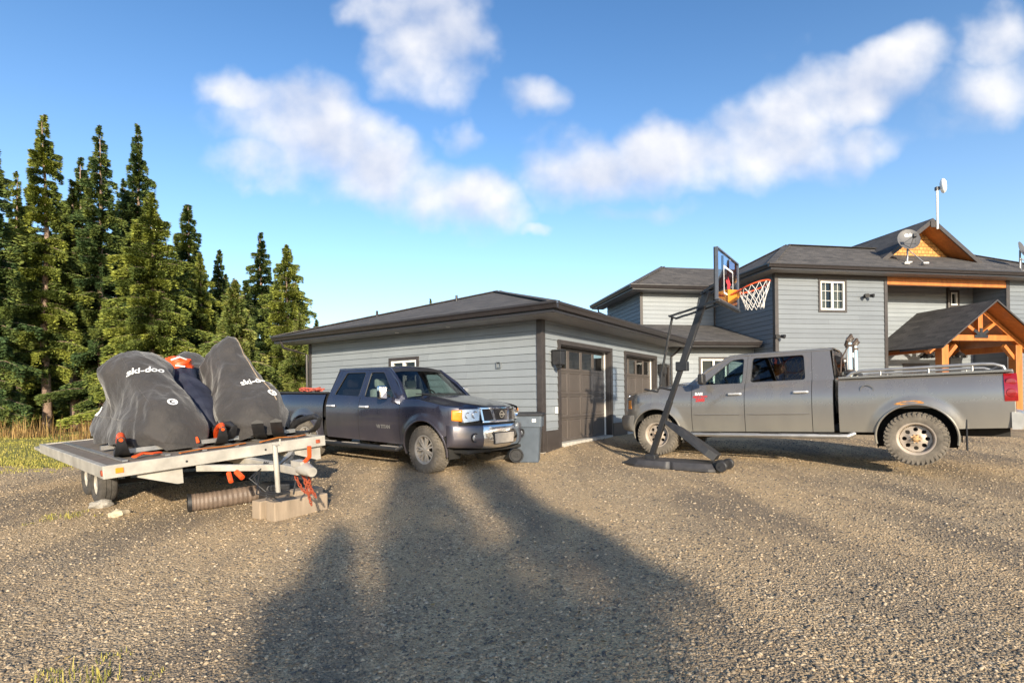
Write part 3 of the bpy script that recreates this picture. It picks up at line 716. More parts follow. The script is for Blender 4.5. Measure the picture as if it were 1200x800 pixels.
    hp.bar(ap, (x1 - h, ap[1], ap[2]), .26, .022)
    hp.build('ridge_cap', M['shingle'], rf, uv=roofuv)
    f = MB(); th = .185
    xe = 8.05
    f.box(x0 + .002, x0 + .03, y0, y1, ZE - th, ZE - .01); f.box(x0 + .0305, xe, y0 + .002, y0 + .03, ZE - th, ZE - .01); f.build('fascia', M['fascia'], g)
    gt = MB(); gutter_line(gt, (x0, y0 - .11), (x0, y1), (-1, 0), ZE + .005); gutter_line(gt, (x0 - .0, y0), (xe, y0), (0, -1), ZE + .003); gt.build('gutter', M['fascia'], g)
    s = MB(); s.box(x0 + .031, 0, y0 + .031, y1, ZS, ZS + .012); s.box(.0005, xe, y0 + .031, 0, ZS, ZS + .012); s.build('soffit', M['soffit'], g)
    # downspout at the far left corner and beside the inner corner
    for (pp) in ([(-OV + .0, W1 + .35, 2.9), (-OV + .05, W1 + .3, 2.72), (-.06, W1 + .05, 2.55), (-.06, W1 + .05, .15)], [(8.3, -.42, 2.9), (8.3, -.25, 2.7), (8.3, -.06, 2.55), (8.3, -.06, .15)]):
        d = MB(); d.tube(pp, .035, 8); d.build('downspout', M['fascia'], g)
    # lantern lamps
    for (x, z) in ((.42, 2.06), (7.10, 2.06)):
        l = MB(); l.box(x - .06, x + .06, -.06, -.0165, z - .1, z + .18); l.box(x - .09, x + .09, -.26, -.07, z - .12, z + .16); l.box(x - .11, x + .11, -.28, -.05, z + .161, z + .19)
        l.prism([(x - .06, z - .121), (x + .06, z - .121), (x, z - .2)], -.22, -.11)
        lo = l.build('wall_lantern', M['black'], g, bevel=.006)
    # small vent hood and outlet box
    v = MB(); v.box(-.06, -.014, 1.0, 1.11, 2.02, 2.03); v.box(-.05, -.014, 1.0, 1.012, 1.92, 2.02); v.box(-.05, -.014, 1.098, 1.11, 1.92, 2.02); v.box(-.055, -.014, 1.0, 1.11, 1.90, 1.9195); v.build('vent', M['siding'], g)
    v = MB(); v.box(.50, .58, -.05, -.0165, .92, 1.06); v.build('outlet', M['whitetrim'], g, bevel=.006)
    for yy, kk in ((2.2, 1), (3.8, 1)):
        v = MB(); v.lathe([(.0, 0), (.05, .0), (.05, .012), (0, .012)], 12, Matrix.Translation((-.33, yy, ZS - .013))); v.build('soffit_light', M['whitetrim'], g)
    # roof vents
    for (x, y) in ((1.2, 6.2), (2.6, 4.4)):
        z = ZE + (x + OV) * .32; v = MB(); v.tube([(x, y, z - .1), (x, y, z + .16)], .035, 10); v.build('vent_pipe', M['fascia'], rf)
    return g
garage = build_garage()

# ------------------------------------------------------------------ house   local X along its front, local Y away from the camera
def build_house():
    hx, hy = 8.565, 17.14; g = thing('house', 'two-storey grey lap-sided house with timber gable porch behind the long grey pickup', 'house', (hx, hy, 0), math.atan2(.1747, .9846))
    ZS = 5.19; ZE = 5.36; OV = .54; ZB = .15
    RX0, RX1, RD, XR = 4.18, 9.13, 1.16, 11.3; WX, WY, WD = -3.10, 3.48, 3.55; LY = 1.13; LZ = 2.846
    PF = lambda s, o, z: (s, -o, z)
    w = MB(); lw = MB()
    win_u = (1.57, 2.63, 3.95, 5.05); win_l = (1.75, 2.80, 1.25, 2.45)
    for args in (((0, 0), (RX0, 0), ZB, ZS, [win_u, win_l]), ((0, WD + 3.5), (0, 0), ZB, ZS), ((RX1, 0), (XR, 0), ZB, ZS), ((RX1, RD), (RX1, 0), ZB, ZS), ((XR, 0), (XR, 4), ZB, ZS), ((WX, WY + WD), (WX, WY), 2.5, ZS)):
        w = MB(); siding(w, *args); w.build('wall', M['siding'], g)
    dy = RX0 + .10
    door = (6.10, 7.06, ZB, 2.25); sw = (8.05, 8.50, 4.42, 5.05)
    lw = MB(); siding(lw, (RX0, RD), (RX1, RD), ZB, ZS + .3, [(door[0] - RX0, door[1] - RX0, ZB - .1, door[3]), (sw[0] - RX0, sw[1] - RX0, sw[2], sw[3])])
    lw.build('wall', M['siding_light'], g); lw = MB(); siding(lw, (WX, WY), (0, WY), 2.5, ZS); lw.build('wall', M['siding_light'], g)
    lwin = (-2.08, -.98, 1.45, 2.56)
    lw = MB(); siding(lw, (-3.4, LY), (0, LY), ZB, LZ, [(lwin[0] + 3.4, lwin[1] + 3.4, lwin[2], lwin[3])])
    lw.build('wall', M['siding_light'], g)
    b = MB()   # dark sheathing just behind the boards, leaving the window openings clear
    def sheet(x0, x1, y, z0, z1, holes=()):
        xs = sorted({x0, x1, *[h[0] for h in holes], *[h[1] for h in holes]}); zs = sorted({z0, z1, *[h[2] for h in holes], *[h[3] for h in holes]})
        for i in range(len(xs) - 1):
            for j in range(len(zs) - 1):
                mx_, mz = (xs[i] + xs[i + 1]) / 2, (zs[j] + zs[j + 1]) / 2
                if any(h[0] < mx_ < h[1] and h[2] < mz < h[3] for h in holes): continue
                b.add([(xs[i], y, zs[j]), (xs[i + 1], y, zs[j]), (xs[i + 1], y, zs[j + 1]), (xs[i], y, zs[j + 1])], [(0, 1, 2, 3)])
    sheet(.02, RX0, .025, -.1, ZS, [win_u, win_l]); sheet(RX1, XR, .025, -.1, ZS); sheet(RX0, RX1, RD + .025, -.1, ZS + .3, [sw, door])
    sheet(WX + .02, 0, WY + .025, 2.5, ZS); sheet(-3.4, 0, LY + .025, -.1, LZ, [lwin])
    b.add([(.025, .02, -.1), (.025, 7, -.1), (.025, 7, ZS), (.025, .02, ZS)], [(0, 1, 2, 3)])
    b.add([(WX + .025, WY + .02, 2.4), (WX + .025, WY + WD, 2.4), (WX + .025, WY + WD, ZS), (WX + .025, WY + .02, ZS)], [(0, 1, 2, 3)])
    b.add([(RX1 + .02, .02, -.1), (RX1 + .02, RD, -.1), (RX1 + .02, RD, ZS), (RX1 + .02, .02, ZS)], [(0, 1, 2, 3)])
    b.add([(RX0, .02, -.1), (RX0, RD, -.1), (RX0, RD, ZS + .3), (RX0, .02, ZS + .3)], [(0, 1, 2, 3)])
    b.add([(WX, WY + WD, -.1), (XR, WY + WD, -.1), (XR, WY + WD, ZS), (WX, WY + WD, ZS)], [(0, 1, 2, 3)])
    b.build('sheathing', M['darktrim'], g)
    w = MB(); w.box(-.02, RX0, -.02, .2, -.3, ZB); w.box(RX1, XR, -.02, .2, -.3, ZB); w.box(-3.4, 0, LY - .02, LY + .2, -.3, ZB); w.box(RX0 + .001, RX1 - .001, -1.6, RD + .2, -.3, ZB - .005); w.build('foundation', M['concrete'], g)
    # trim boards
    for bx in ((RX0 - .10, RX0 + .02, -.034, -.0165, ZB, ZS), (RX1 - .05, RX1 + .10, -.034, -.0165, ZB, ZS), (WX - .03, WX + .08, WY - .034, WY - .0165, 2.6, ZS),
               (-.10, -.0345, WY - .032, WY - .0165, 3.9, ZS), (.092, RX0 - .102, -.033, -.0166, ZS - .13, ZS - .003)):
        t = MB(); t.box(*bx); t.build('trim_board', M['darktrim'], g)
    t = MB(); t.box(-.034, .09, -.034, -.0165, ZB, ZS); t.box(-.034, -.0165, -.0160, .09, ZB, ZS); t.build('corner_board', M['darktrim'], g)
    # windows
    window(g, PF, *win_u, grid=3, curtain=True); window(g, PF, *win_l, grid=2)
    PR = lambda s, o, z: (s, RD - o, z); window(g, PR, *sw, slider=False)
    PL = lambda s, o, z: (s, LY - o, z); window(g, PL, *lwin)
    # front door
    d = MB(); frame(d, door[0] - .09, door[1] + .09, ZB, door[3] + .09, .095, -.02, .03, PR, bottom=False); d.box(door[0], door[1], RD + .03, RD + .08, ZB, door[3])
    do = d.build('front_door', M['darktrim'], g)
    d = MB(); d.box(door[0] + .18, door[1] - .18, RD + .012, RD + .029, .9, 2.05); d.build('pane', M['glass'], do)
    d = MB()
    for k in range(4): d.box(door[0] + .2 + .14 * k, door[0] + .215 + .14 * k, RD + .001, RD + .0115, .92, 2.03)
    for k in range(3): d.box(door[0] + .19, door[1] - .19, RD - .003, RD + .0005, 1.15 + .32 * k, 1.165 + .32 * k)
    d.build('grille', M['timber_dark'], do)
    # downspouts
    t = MB(); t.tube([(7.98, RD - .05, ZS), (7.98, RD - .05, ZB)], .045, 8); t.build('downspout', M['darktrim'], g)
    t = MB(); t.tube([(WX - .5, WY + WD - .1, ZS + .03), (WX - .45, WY + WD - .15, 4.95), (WX - .06, WY + WD - .2, 4.8), (WX - .06, WY + WD - .2, 3.2)], .04, 8); t.build('downspout', M['fascia'], g)
    # main hip roof
    x0, x1, y0, y1 = -OV, 11.84, -OV, 4.46; pit = .544
    rb = MB(); hip_roof(rb, x0, x1, y0, y1, ZE, pit, 'x'); rf = rb.build('roof', M['shingle'], g, uv=roofuv)
    h = (y1 - y0) / 2; ap = (x0 + h, (y0 + y1) / 2, ZE + h * pit); bp = (x1 - h, ap[1], ap[2])
    cp = MB(); cp.bar((x0, y0, ZE + .012), ap, .26, .02); cp.bar((x0, y1, ZE + .012), ap, .26, .02); cp.bar(ap, bp, .26, .02); cp.bar(bp, (x1, y0, ZE + .012), .26, .02); cp.build('ridge_cap', M['shingle'], rf, uv=roofuv)
    f = MB(); f.box(x0, x1, y0, y0 + .025, ZE - .18, ZE - .012); f.box(x0, x0 + .025, y0 + .0255, 2.93, ZE - .18, ZE - .012); f.build('fascia', M['fascia'], g)
    gt = MB(); gutter_line(gt, (x0 - .11, y0), (x1, y0), (0, -1), ZE + .004); gutter_line(gt, (x0, y0 + .0), (x0, 2.85), (-1, 0), ZE + .002); gt.build('gutter', M['fascia'], g)
    s = MB(); s.box(x0 + .026, x1, y0 + .026, 0, ZS, ZS + .012); s.box(x0 + .026, 0, .0005, 3.4, ZS, ZS + .012); s.build('soffit', M['soffit'], g)
    s = MB(); s.box(RX0, RX1, .15, RD, ZS + .02, ZS + .03); s.build('porch_ceiling', M['timber_dark'], g)
    # timber beam over the recess
    t = MB(); t.box(RX0 + .021, RX1 - .051, -.03, .14, 4.92, 5.12); t.build('beam', M['timber'], g, bevel=.01)
    t = MB(); t.box(RX0 + .021, RX1 - .051, -.01, .12, 5.1205, ZS - .001); t.build('beam_board', M['timber_dark'], g)
    # wing roof
    a0, a1, b0, b1 = WX - OV, 9.5, WY - OV, WY + WD + OV
    rb = MB(); hip_roof(rb, a0, a1, b0, b1, ZE, pit, 'x'); wr = rb.build('roof', M['shingle'], g, uv=roofuv)
    cp = MB(); hh = (b1 - b0) / 2; ap = (a0 + hh, (b0 + b1) / 2, ZE + hh * pit + .01); cp.bar((a0, b0, ZE + .012), ap, .24, .02); cp.bar((a0, b1, ZE + .012), ap, .24, .02); cp.build('ridge_cap', M['shingle'], wr, uv=roofuv)
    f = MB(); f.box(a0, -OV - .112, b0, b0 + .025, ZE - .18, ZE - .012); f.box(a0, a0 + .025, b0 + .0255, b1, ZE - .18, ZE - .012); f.build('fascia', M['fascia'], g)
    gt = MB(); gutter_line(gt, (a0 - .11, b0), (-OV - .112, b0), (0, -1), ZE + .004); gutter_line(gt, (a0, b0), (a0, b1), (-1, 0), ZE + .002); gt.build('gutter', M['fascia'], g)
    s = MB(); s.box(a0 + .026, -OV - .001, b0 + .026, WY, ZS, ZS + .012); s.box(a0 + .026, WX, WY + .0005, b1, ZS, ZS + .012); s.build('soffit', M['soffit'], g)
    # link roof between garage and house
    e0 = LY - .60; zt = 3.97
    rb = MB(); sl = (zt - 3.04) / (WY - e0)
    rb.add([(-5.0, e0, 3.04), (-.17, e0, 3.04), (-.035, e0 + .3, 3.04 + .3 * sl), (-.035, WY, zt), (-5.0, WY, zt)], [(0, 1, 2, 3, 4)])
    rb.add([(WX - .3, WY, zt), (WX - .3, WY + 2.2, zt + .55), (-5.2, WY + 1.0, 3.4), (-5.2, WY, 3.4)], [(0, 1, 2, 3)])
    rb.build('roof', M['shingle'], g, uv=roofuv)
    f = MB(); f.box(-3.2, -.17, e0 + .001, e0 + .026, 2.86, 3.03); gutter_line(f, (-3.3, e0), (-.17, e0), (0, -1), 3.035); f.box(-3.3, -.03, e0 + .027, LY, LZ, LZ + .012); f.build('gutter', M['fascia'], g)
    # big cross gable
    cx = 6.66; zA = 7.45; hs = 2.28; zF = zA - .715 * hs; gy0, gy1 = .50, 6.2
    r = MB(); th = .11
    for sg in (-1, 1):
        r.add([(cx, gy0, zA), (cx, gy1, zA), (cx + sg * hs, gy1, zF), (cx + sg * hs, gy0, zF)], [(0, 1, 2, 3)])
    gr = r.build('gable_roof', M['shingle'], g, uv=roofuv)
    u = MB(); r2 = MB()
    for sg in (-1, 1):
        u.add([(cx, gy0 + .05, zA - .13), (cx + sg * hs, gy0 + .05, zF - .13), (cx + sg * hs, gy1, zF - .13), (cx, gy1, zA - .13)], [(0, 1, 2, 3)])
        r2.add([(cx, gy0, zA + .004), (cx + sg * (hs + .02), gy0, zF - .012), (cx + sg * (hs + .02), gy0, zF - .19), (cx, gy0, zA - .17),
                (cx, gy0 + .04, zA + .004), (cx + sg * (hs + .02), gy0 + .04, zF - .012), (cx + sg * (hs + .02), gy0 + .04, zF - .19), (cx, gy0 + .04, zA - .17)],
               [(0, 1, 2, 3), (7, 6, 5, 4), (0, 4, 5, 1), (3, 2, 6, 7), (1, 5, 6, 2)])
    u.build('soffit', M['timber_dark'], gr); r2.build('rake_board', M['darktrim'], gr)
    k = MB(); k.add([(cx - 2.1, RD, 5.7), (cx + 2.1, RD, 5.7), (cx, RD, zA - .1)], [(0, 1, 2)])
    k.build('gable_shakes', M['shakes'], gr, uv=lambda c, n: (c.x, c.z))
    k = MB(); k.box(cx - .12, cx + .12, gy0 - .03, gy0 - .002, zA - .33, zA - .12); k.build('peak_bracket', M['darktrim'], gr)
    # entry porch
    zP = 4.18; hp = 2.01; ze = 2.73; py0, py1 = -1.59, RD; sl = (zP - ze) / hp
    po = MB()
    for sg in (-1, 1): po.add([(cx, py0, zP), (cx, py1, zP), (cx + sg * hp, py1, ze), (cx + sg * hp, py0, ze)], [(0, 1, 2, 3)])
    pr = po.build('porch_roof', M['shingle'], g, uv=roofuv)
    u = MB()
    for sg in (-1, 1): u.add([(cx, py0 + .03, zP - .07), (cx + sg * hp, py0 + .03, ze - .07), (cx + sg * hp, py1, ze - .07), (cx, py1, zP - .07)], [(0, 1, 2, 3)])
    u.build('soffit', M['timber_dark'], pr)
    u = MB()
    for sg in (-1, 1):
        e = hp + .02
        u.add([(cx, py0, zP + .006), (cx + sg * e, py0, ze - .006), (cx + sg * e, py0, ze - .055), (cx, py0, zP - .05),
               (cx, py0 + .03, zP + .006), (cx + sg * e, py0 + .03, ze - .006), (cx + sg * e, py0 + .03, ze - .055), (cx, py0 + .03, zP - .05)],
              [(0, 1, 2, 3), (7, 6, 5, 4), (0, 4, 5, 1), (3, 2, 6, 7)])
        u.box(min(cx + sg * hp, cx + sg * (hp + .03)), max(cx + sg * hp, cx + sg * (hp + .03)), py0 + .031, -.06, ze - .09, ze - .005)
    u.build('drip_edge', M['darktrim'], pr)
    py = -1.10; pq = 1.45
    for sg in (-1, 1):
        p = MB(); x = cx + sg * pq + .05; p.box(x - .13, x + .13, py + .01, py + .25, -.1, 2.80); p.build('post', M['timber'], pr, bevel=.012)
        p = MB(); p.bar((x, py + .12, 2.25), (x - sg * .5, py + .12, 2.78), .12, .12, (0, 1, 0)); p.build('knee_brace', M['timber'], pr, bevel=.008)
        p = MB(); p.box(x - .10, x + .10, py + .251, RD, 2.60, 2.80); p.build('side_beam', M['timber'], pr, bevel=.01)
        # truss rafters
        p = MB(); t0 = Vector((cx, py + .11, zP - .20)); t1 = Vector((cx + sg * (hp - .02), py + .11, ze - .17)); p.bar(t0, t1, .14, .15, (0, 1, 0)); p.build('rafter', M['timber'], pr, bevel=.008)
        p = MB(); p.bar((cx + sg * .06, py + .10, 3.15), (cx + sg * .74, py + .10, 3.60), .11, .12, (0, 1, 0)); p.build('truss_strut', M['timber'], pr, bevel=.008)
    p = MB(); p.box(cx - 1.38, cx + 1.38, py + .03, py + .19, 2.93, 3.12); p.build('tie_beam', M['timber'], pr, bevel=.01)
    p = MB(); p.box(cx - .09, cx + .09, py + .031, py + .18, 3.121, 3.98); p.build('king_post', M['timber'], pr, bevel=.008)
    p = MB(); p.box(cx - .26, cx + .26, py + .005, py + .028, 3.02, 3.12); p.box(cx - .05, cx + .05, py + .006, py + .0275, 3.1205, 3.34)
    p.bar((cx - .05, py + .016, 3.12), (cx - .27, py + .016, 3.27), .022, .10, (0, 0, 1)); p.bar((cx + .05, py + .016, 3.12), (cx + .27, py + .016, 3.27), .022, .10, (0, 0, 1)); p.build('steel_plate', M['blackpaint'], pr)
    p = MB(); p.box(cx - 1.5, cx + 1.5, RD - .16, RD - .02, 2.9, 3.08); p.build('ledger', M['timber_dark'], pr)
    for lx in (cx - 1.2, cx + .1):
        l = MB(); l.tube([(lx, -.3, 3.3), (lx, -.3, 2.62)], .008, 6); l.lathe([(.0, .0), (.10, .03), (.15, .12), (.12, .16), (.03, .24), (.0, .24)], 14, Matrix.Translation((lx, -.3, 2.4)))
        for k in range(5): l.lathe([(0, -.04), (.04, -.02), (.045, .05), (0, .06)], 8, Matrix.Translation((lx + .17 * math.cos(k * 1.257), -.3 + .17 * math.sin(k * 1.257), 2.45)))
        l.build('chandelier', M['blackpaint'], pr)
    # flood lights
    for (x, y, z, nm) in ((3.35, -.03, 4.52, 0), (.02, -.05, 3.14, 0)):
        l = MB(); l.lathe([(0, 0), (.07, 0), (.07, .04), (0, .04)], 14, Matrix.Translation((x, y + .012, z)) @ Matrix.Rotation(R(90), 4, 'X'))
        for a in (-1, 1):
            d = Vector((a * .5, -1, -.2)).normalized(); p0 = Vector((x + a * .03, y - .03, z)); l.tube([p0, p0 + d * .06, p0 + d * .07, p0 + d * .2], [.015, .02, .05, .07], 10)
        l.build('flood_light', M['black'], g, smooth=True)
    return g
house = build_house()
HM = Matrix.Translation((8.565, 17.14, 0)) @ Matrix.Rotation(math.atan2(.1747, .9846), 4, 'Z')
def dish(name, label, x, y, z, r, face, mast=.55, wordmark=None):
    t = thing(name, label, 'satellite dish', HM @ Vector((x, y, z)), 0)
    n = Vector(face).normalized(); q = n.to_track_quat('Z', 'Y').to_matrix().to_4x4(); c = Vector((0, 0, mast))
    m = MB(); m.lathe([(.0, -.10 * r), (.35 * r, -.085 * r), (.7 * r, -.03 * r), (r, .08 * r), (r * 1.01, .06 * r), (.7 * r, -.05 * r), (.0, -.12 * r)], 40, Matrix.Translation(c) @ q @ Matrix.Diagonal((1, 1.08, 1, 1)))
    d = m.build('reflector', M['dish'], t, smooth=True, angle=60)
    ux = Vector((n.y * -1, n.x, 0)).normalized() ; uy = n.cross(ux)
    a = MB(); low = c - uy * r * .95; feed = c + n * r * 1.15 - uy * r * .25
    a.tube([low, feed], .014, 8); a.tube([c - ux * r * .6 - uy * r * .5, feed], .008, 6); a.tube([c + ux * r * .6 - uy * r * .5, feed], .008, 6); a.build('feed_arm', M['alu'], t)
    a = MB(); a.box(-.05, .05, -.07, .05, -.06, .06, Matrix.Translation(feed) @ q); a.build('receiver', M['black'], t, bevel=.01)
    a = MB(); b = c - n * r * .2; a.tube([b, b + Vector((0, 0, -.18)), (0, .08, -.25)], .028, 10)
    for dx, dy in ((-.32, -.30), (.32, -.30)): a.tube([(0, .02, mast * .35), (dx, dy, -.27 - .08)], .014, 8)
    a.box(-.12, .12, .0, .2, -.25, -.21); a.build('mast', M['alu'], t)
    for dx in (-.32, .32):
        a = MB(); a.box(dx - .09, dx + .09, -.36, -.24, -.38, -.33); a.build('foot_plate', M['alu'], t)
    if wordmark: decal('wordmark', wordmark, r * .42, c + uy * r * .5 + ux * r * .05, ux, uy, M['white'], t, d, bold=.008, lift=.006)
    return t
dish('satellite_dish', 'large round grey satellite dish in front of the cedar gable', 5.22, .12, 5.98, .345, (-.25, -1, .28), .54, 'dish')
dish('satellite_dish', 'smaller satellite dish on the roof at the right edge of the view', 9.75, -.05, 5.80, .27, (.55, -1, .3), .50)
def antenna():
    p = HM @ Vector((6.78, .45, 7.40)); t = thing('roof_antenna', 'white round radio antenna on a mast at the gable peak', 'antenna', p)
    m = MB(); m.tube([(0, 0, -.35), (0, 0, 1.12)], .035, 10); m.build('mast', M['whitetrim'], t)
    n = Vector((.75, -.62, .05)).normalized(); q = n.to_track_quat('Z', 'Y').to_matrix().to_4x4()
    m = MB(); m.lathe([(0, .10), (.12, .095), (.21, .05), (.235, 0), (.2, -.06), (.08, -.10), (0, -.10)], 30, Matrix.Translation(Vector((.18, -.05, 1.16))) @ q @ Matrix.Diagonal((.9, 1.12, 1, 1))); m.build('radome', M['white'], t, smooth=True, angle=60)
    m = MB(); m.box(-.05, .06, -.05, .05, 1.02, 1.14); m.tube([(0, 0, 1.1), (.14, -.04, 1.14)], .03, 8); m.build('bracket', M['dish'], t)
antenna()
# ------------------------------------------------------------------ pickups    local x forward from the front axle, y left, z up
def lerp_tab(tab, x):
    if x <= tab[0][0]: return tab[0][1]
    for (a, b), (c, d) in zip(tab, tab[1:]):
        if x <= c:
            u = (x - a) / (c - a); return b + (d - b) * u
    return tab[-1][1]
def roundpoly(pts, r, n=5):
    out = []
    k = len(pts)
    for i in range(k):
        p, a, b = Vector(pts[i]), Vector(pts[i - 1]), Vector(pts[(i + 1) % k])
        da, db = (a - p), (b - p); rr = min(r, da.length * .45, db.length * .45)
        A = p + da.normalized() * rr; B = p + db.normalized() * rr
        for j in range(n + 1):
            t = j / n; out.append(tuple((1 - t) ** 2 * A + 2 * t * (1 - t) * p + t * t * B))
    return out
def tyre_mesh(rad, wid, rr):
    h = wid / 2; m = MB()
    m.lathe([(rr - .01, -h * .80), (rr + .005, -h * .9), (rr + .03, -h * .96), ((rr + rad) / 2, -h * 1.02), (rad - .05, -h * .98), (rad - .018, -h * .86), (rad - .012, -h * .6), (rad - .012, 0),
             (rad - .012, h * .6), (rad - .018, h * .86), (rad - .05, h * .98), ((rr + rad) / 2, h * 1.02), (rr + .03, h * .96), (rr + .005, h * .9), (rr - .01, h * .80)], 64, axis='y')
    n = 38
    for i in range(n):
        for (yc, yw, ph) in ((-h * .76, h * .16, 0), (-h * .36, h * .17, .5), (0, h * .14, .15), (h * .36, h * .17, .5), (h * .76, h * .16, 0)):
            t = 2 * math.pi * (i + ph) / n; mx = Matrix.Rotation(t, 4, 'Y')
            m.box(-.021, .021, yc - yw, yc + yw, rad - .02, rad, mx)
        for s in (-1, 1):   # shoulder lugs
            mx = Matrix.Rotation(2 * math.pi * (i + .25) / n, 4, 'Y')
            m.box(-.016, .016, min(s * h * .93, s * h * 1.03), max(s * h * .93, s * h * 1.03), rad - .07, rad - .014, mx)
    return m
def wheel(parent, loc, side, rad, wid, rr, kind, steer=0, tyre_mat=None, rim_mat=None):
    w = bpy.data.objects.new('wheel', None); COL.objects.link(w); w.parent = parent; w.location = loc
    w.rotation_euler = (0, 0, (0 if side > 0 else math.pi) + steer)
    tyre_mesh(rad, wid, rr).build('tyre', tyre_mat, w, smooth=True, angle=40)
    h = wid / 2; m = MB()
    m.lathe([(rr, -h * .8), (rr + .012, h * .86), (rr + .012, h * .92), (rr - .004, h * .92), (rr - .018, h * .84), (rr - .03, h * .3), (rr - .03, -h * .7)], 48, axis='y')
    if kind == 'holes':
        yf = h * .42; nr = 8; hr = .030; hd = rr * .60; res = .0115; k = int(rr / res)
        vs = {}; fs = []
        cen = [(hd * math.cos(2 * math.pi * i / nr), hd * math.sin(2 * math.pi * i / nr)) for i in range(nr)]
        def ok(x, z): return math.hypot(x, z) < rr - .02 and all(math.hypot(x - a, z - b) > hr for a, b in cen)
        pts = []; idx = {}
        def V(i, j):
            if (i, j) not in idx:
                x, z = i * res, j * res
                for a, b in cen:
                    d = math.hypot(x - a, z - b)
                    if d < hr + res * .5: s = hr / max(d, 1e-5); x, z = a + (x - a) * s, b + (z - b) * s
                d = math.hypot(x, z)
                if d > rr - .02 - res * .6: x *= (rr - .02) / d; z *= (rr - .02) / d
                d = math.hypot(x, z); y = yf + (.03 * math.exp(-((d - rr * .3) / .05) ** 2) if d > .04 else .02) - (.03 if d > rr - .03 else 0)
                idx[(i, j)] = len(pts); pts.append((x, y, z))
            return idx[(i, j)]
        for i in range(-k, k):
            for j in range(-k, k):
                if ok((i + .5) * res, (j + .5) * res): fs.append((V(i, j), V(i + 1, j), V(i + 1, j + 1), V(i, j + 1)))
        m.add(pts, fs)
        rim = m.build('rim', rim_mat, w, smooth=True, angle=50)
        c = MB(); c.lathe([(0, yf + .075), (.03, yf + .07), (.038, yf + .03), (.06, yf + .025), (.062, yf)], 20, axis='y')
        for i in range(8):
            t = 2 * math.pi * (i + .5) / 8; c.lathe([(0, yf + .05), (.009, yf + .045), (.009, yf)], 6, Matrix.Translation((.048 * math.cos(t) * 1.3, 0, .048 * math.sin(t) * 1.3)), axis='y')
        c.build('hub', M['duct'] if False else M['oldwood_hub'], w, smooth=True)
    else:
        yf = h * .74
        m.lathe([(0, yf + .005), (.035, yf + .004), (.06, yf - .01), (.075, yf - .03)], 24, axis='y')
        for i in range(7):
            for dt in (-.14, .14):
                t = 2 * math.pi * i / 7 + dt; t2 = 2 * math.pi * i / 7 + dt * 1.1
                a = Vector((.05 * math.cos(t), yf - .012, .05 * math.sin(t))); b = Vector(((rr - .01) * math.cos(t2), yf - .01, (rr - .01) * math.sin(t2)))
                m.bar(a, b, .026, .03, (0, 1, 0))
        rim = m.build('rim', rim_mat, w, smooth=True, angle=40)
    d = MB(); d.lathe([(0, -h * .1), (rr * .72, -h * .1), (rr * .72, -h * .25), (0, -h * .25)], 30, axis='y'); d.build('brake_disc', M['rustdisc'], w)
    return w
M['oldwood_hub'] = simple('tan_dusty_hub', (.52, .34, .17), .6, .3, var=.2)
M['rustdisc'] = simple('dark_brake_disc', (.03, .025, .022), .7, .3, var=.2)
M['well'] = simple('wheel_well_liner', (.020, .019, .018), .9, var=.3)

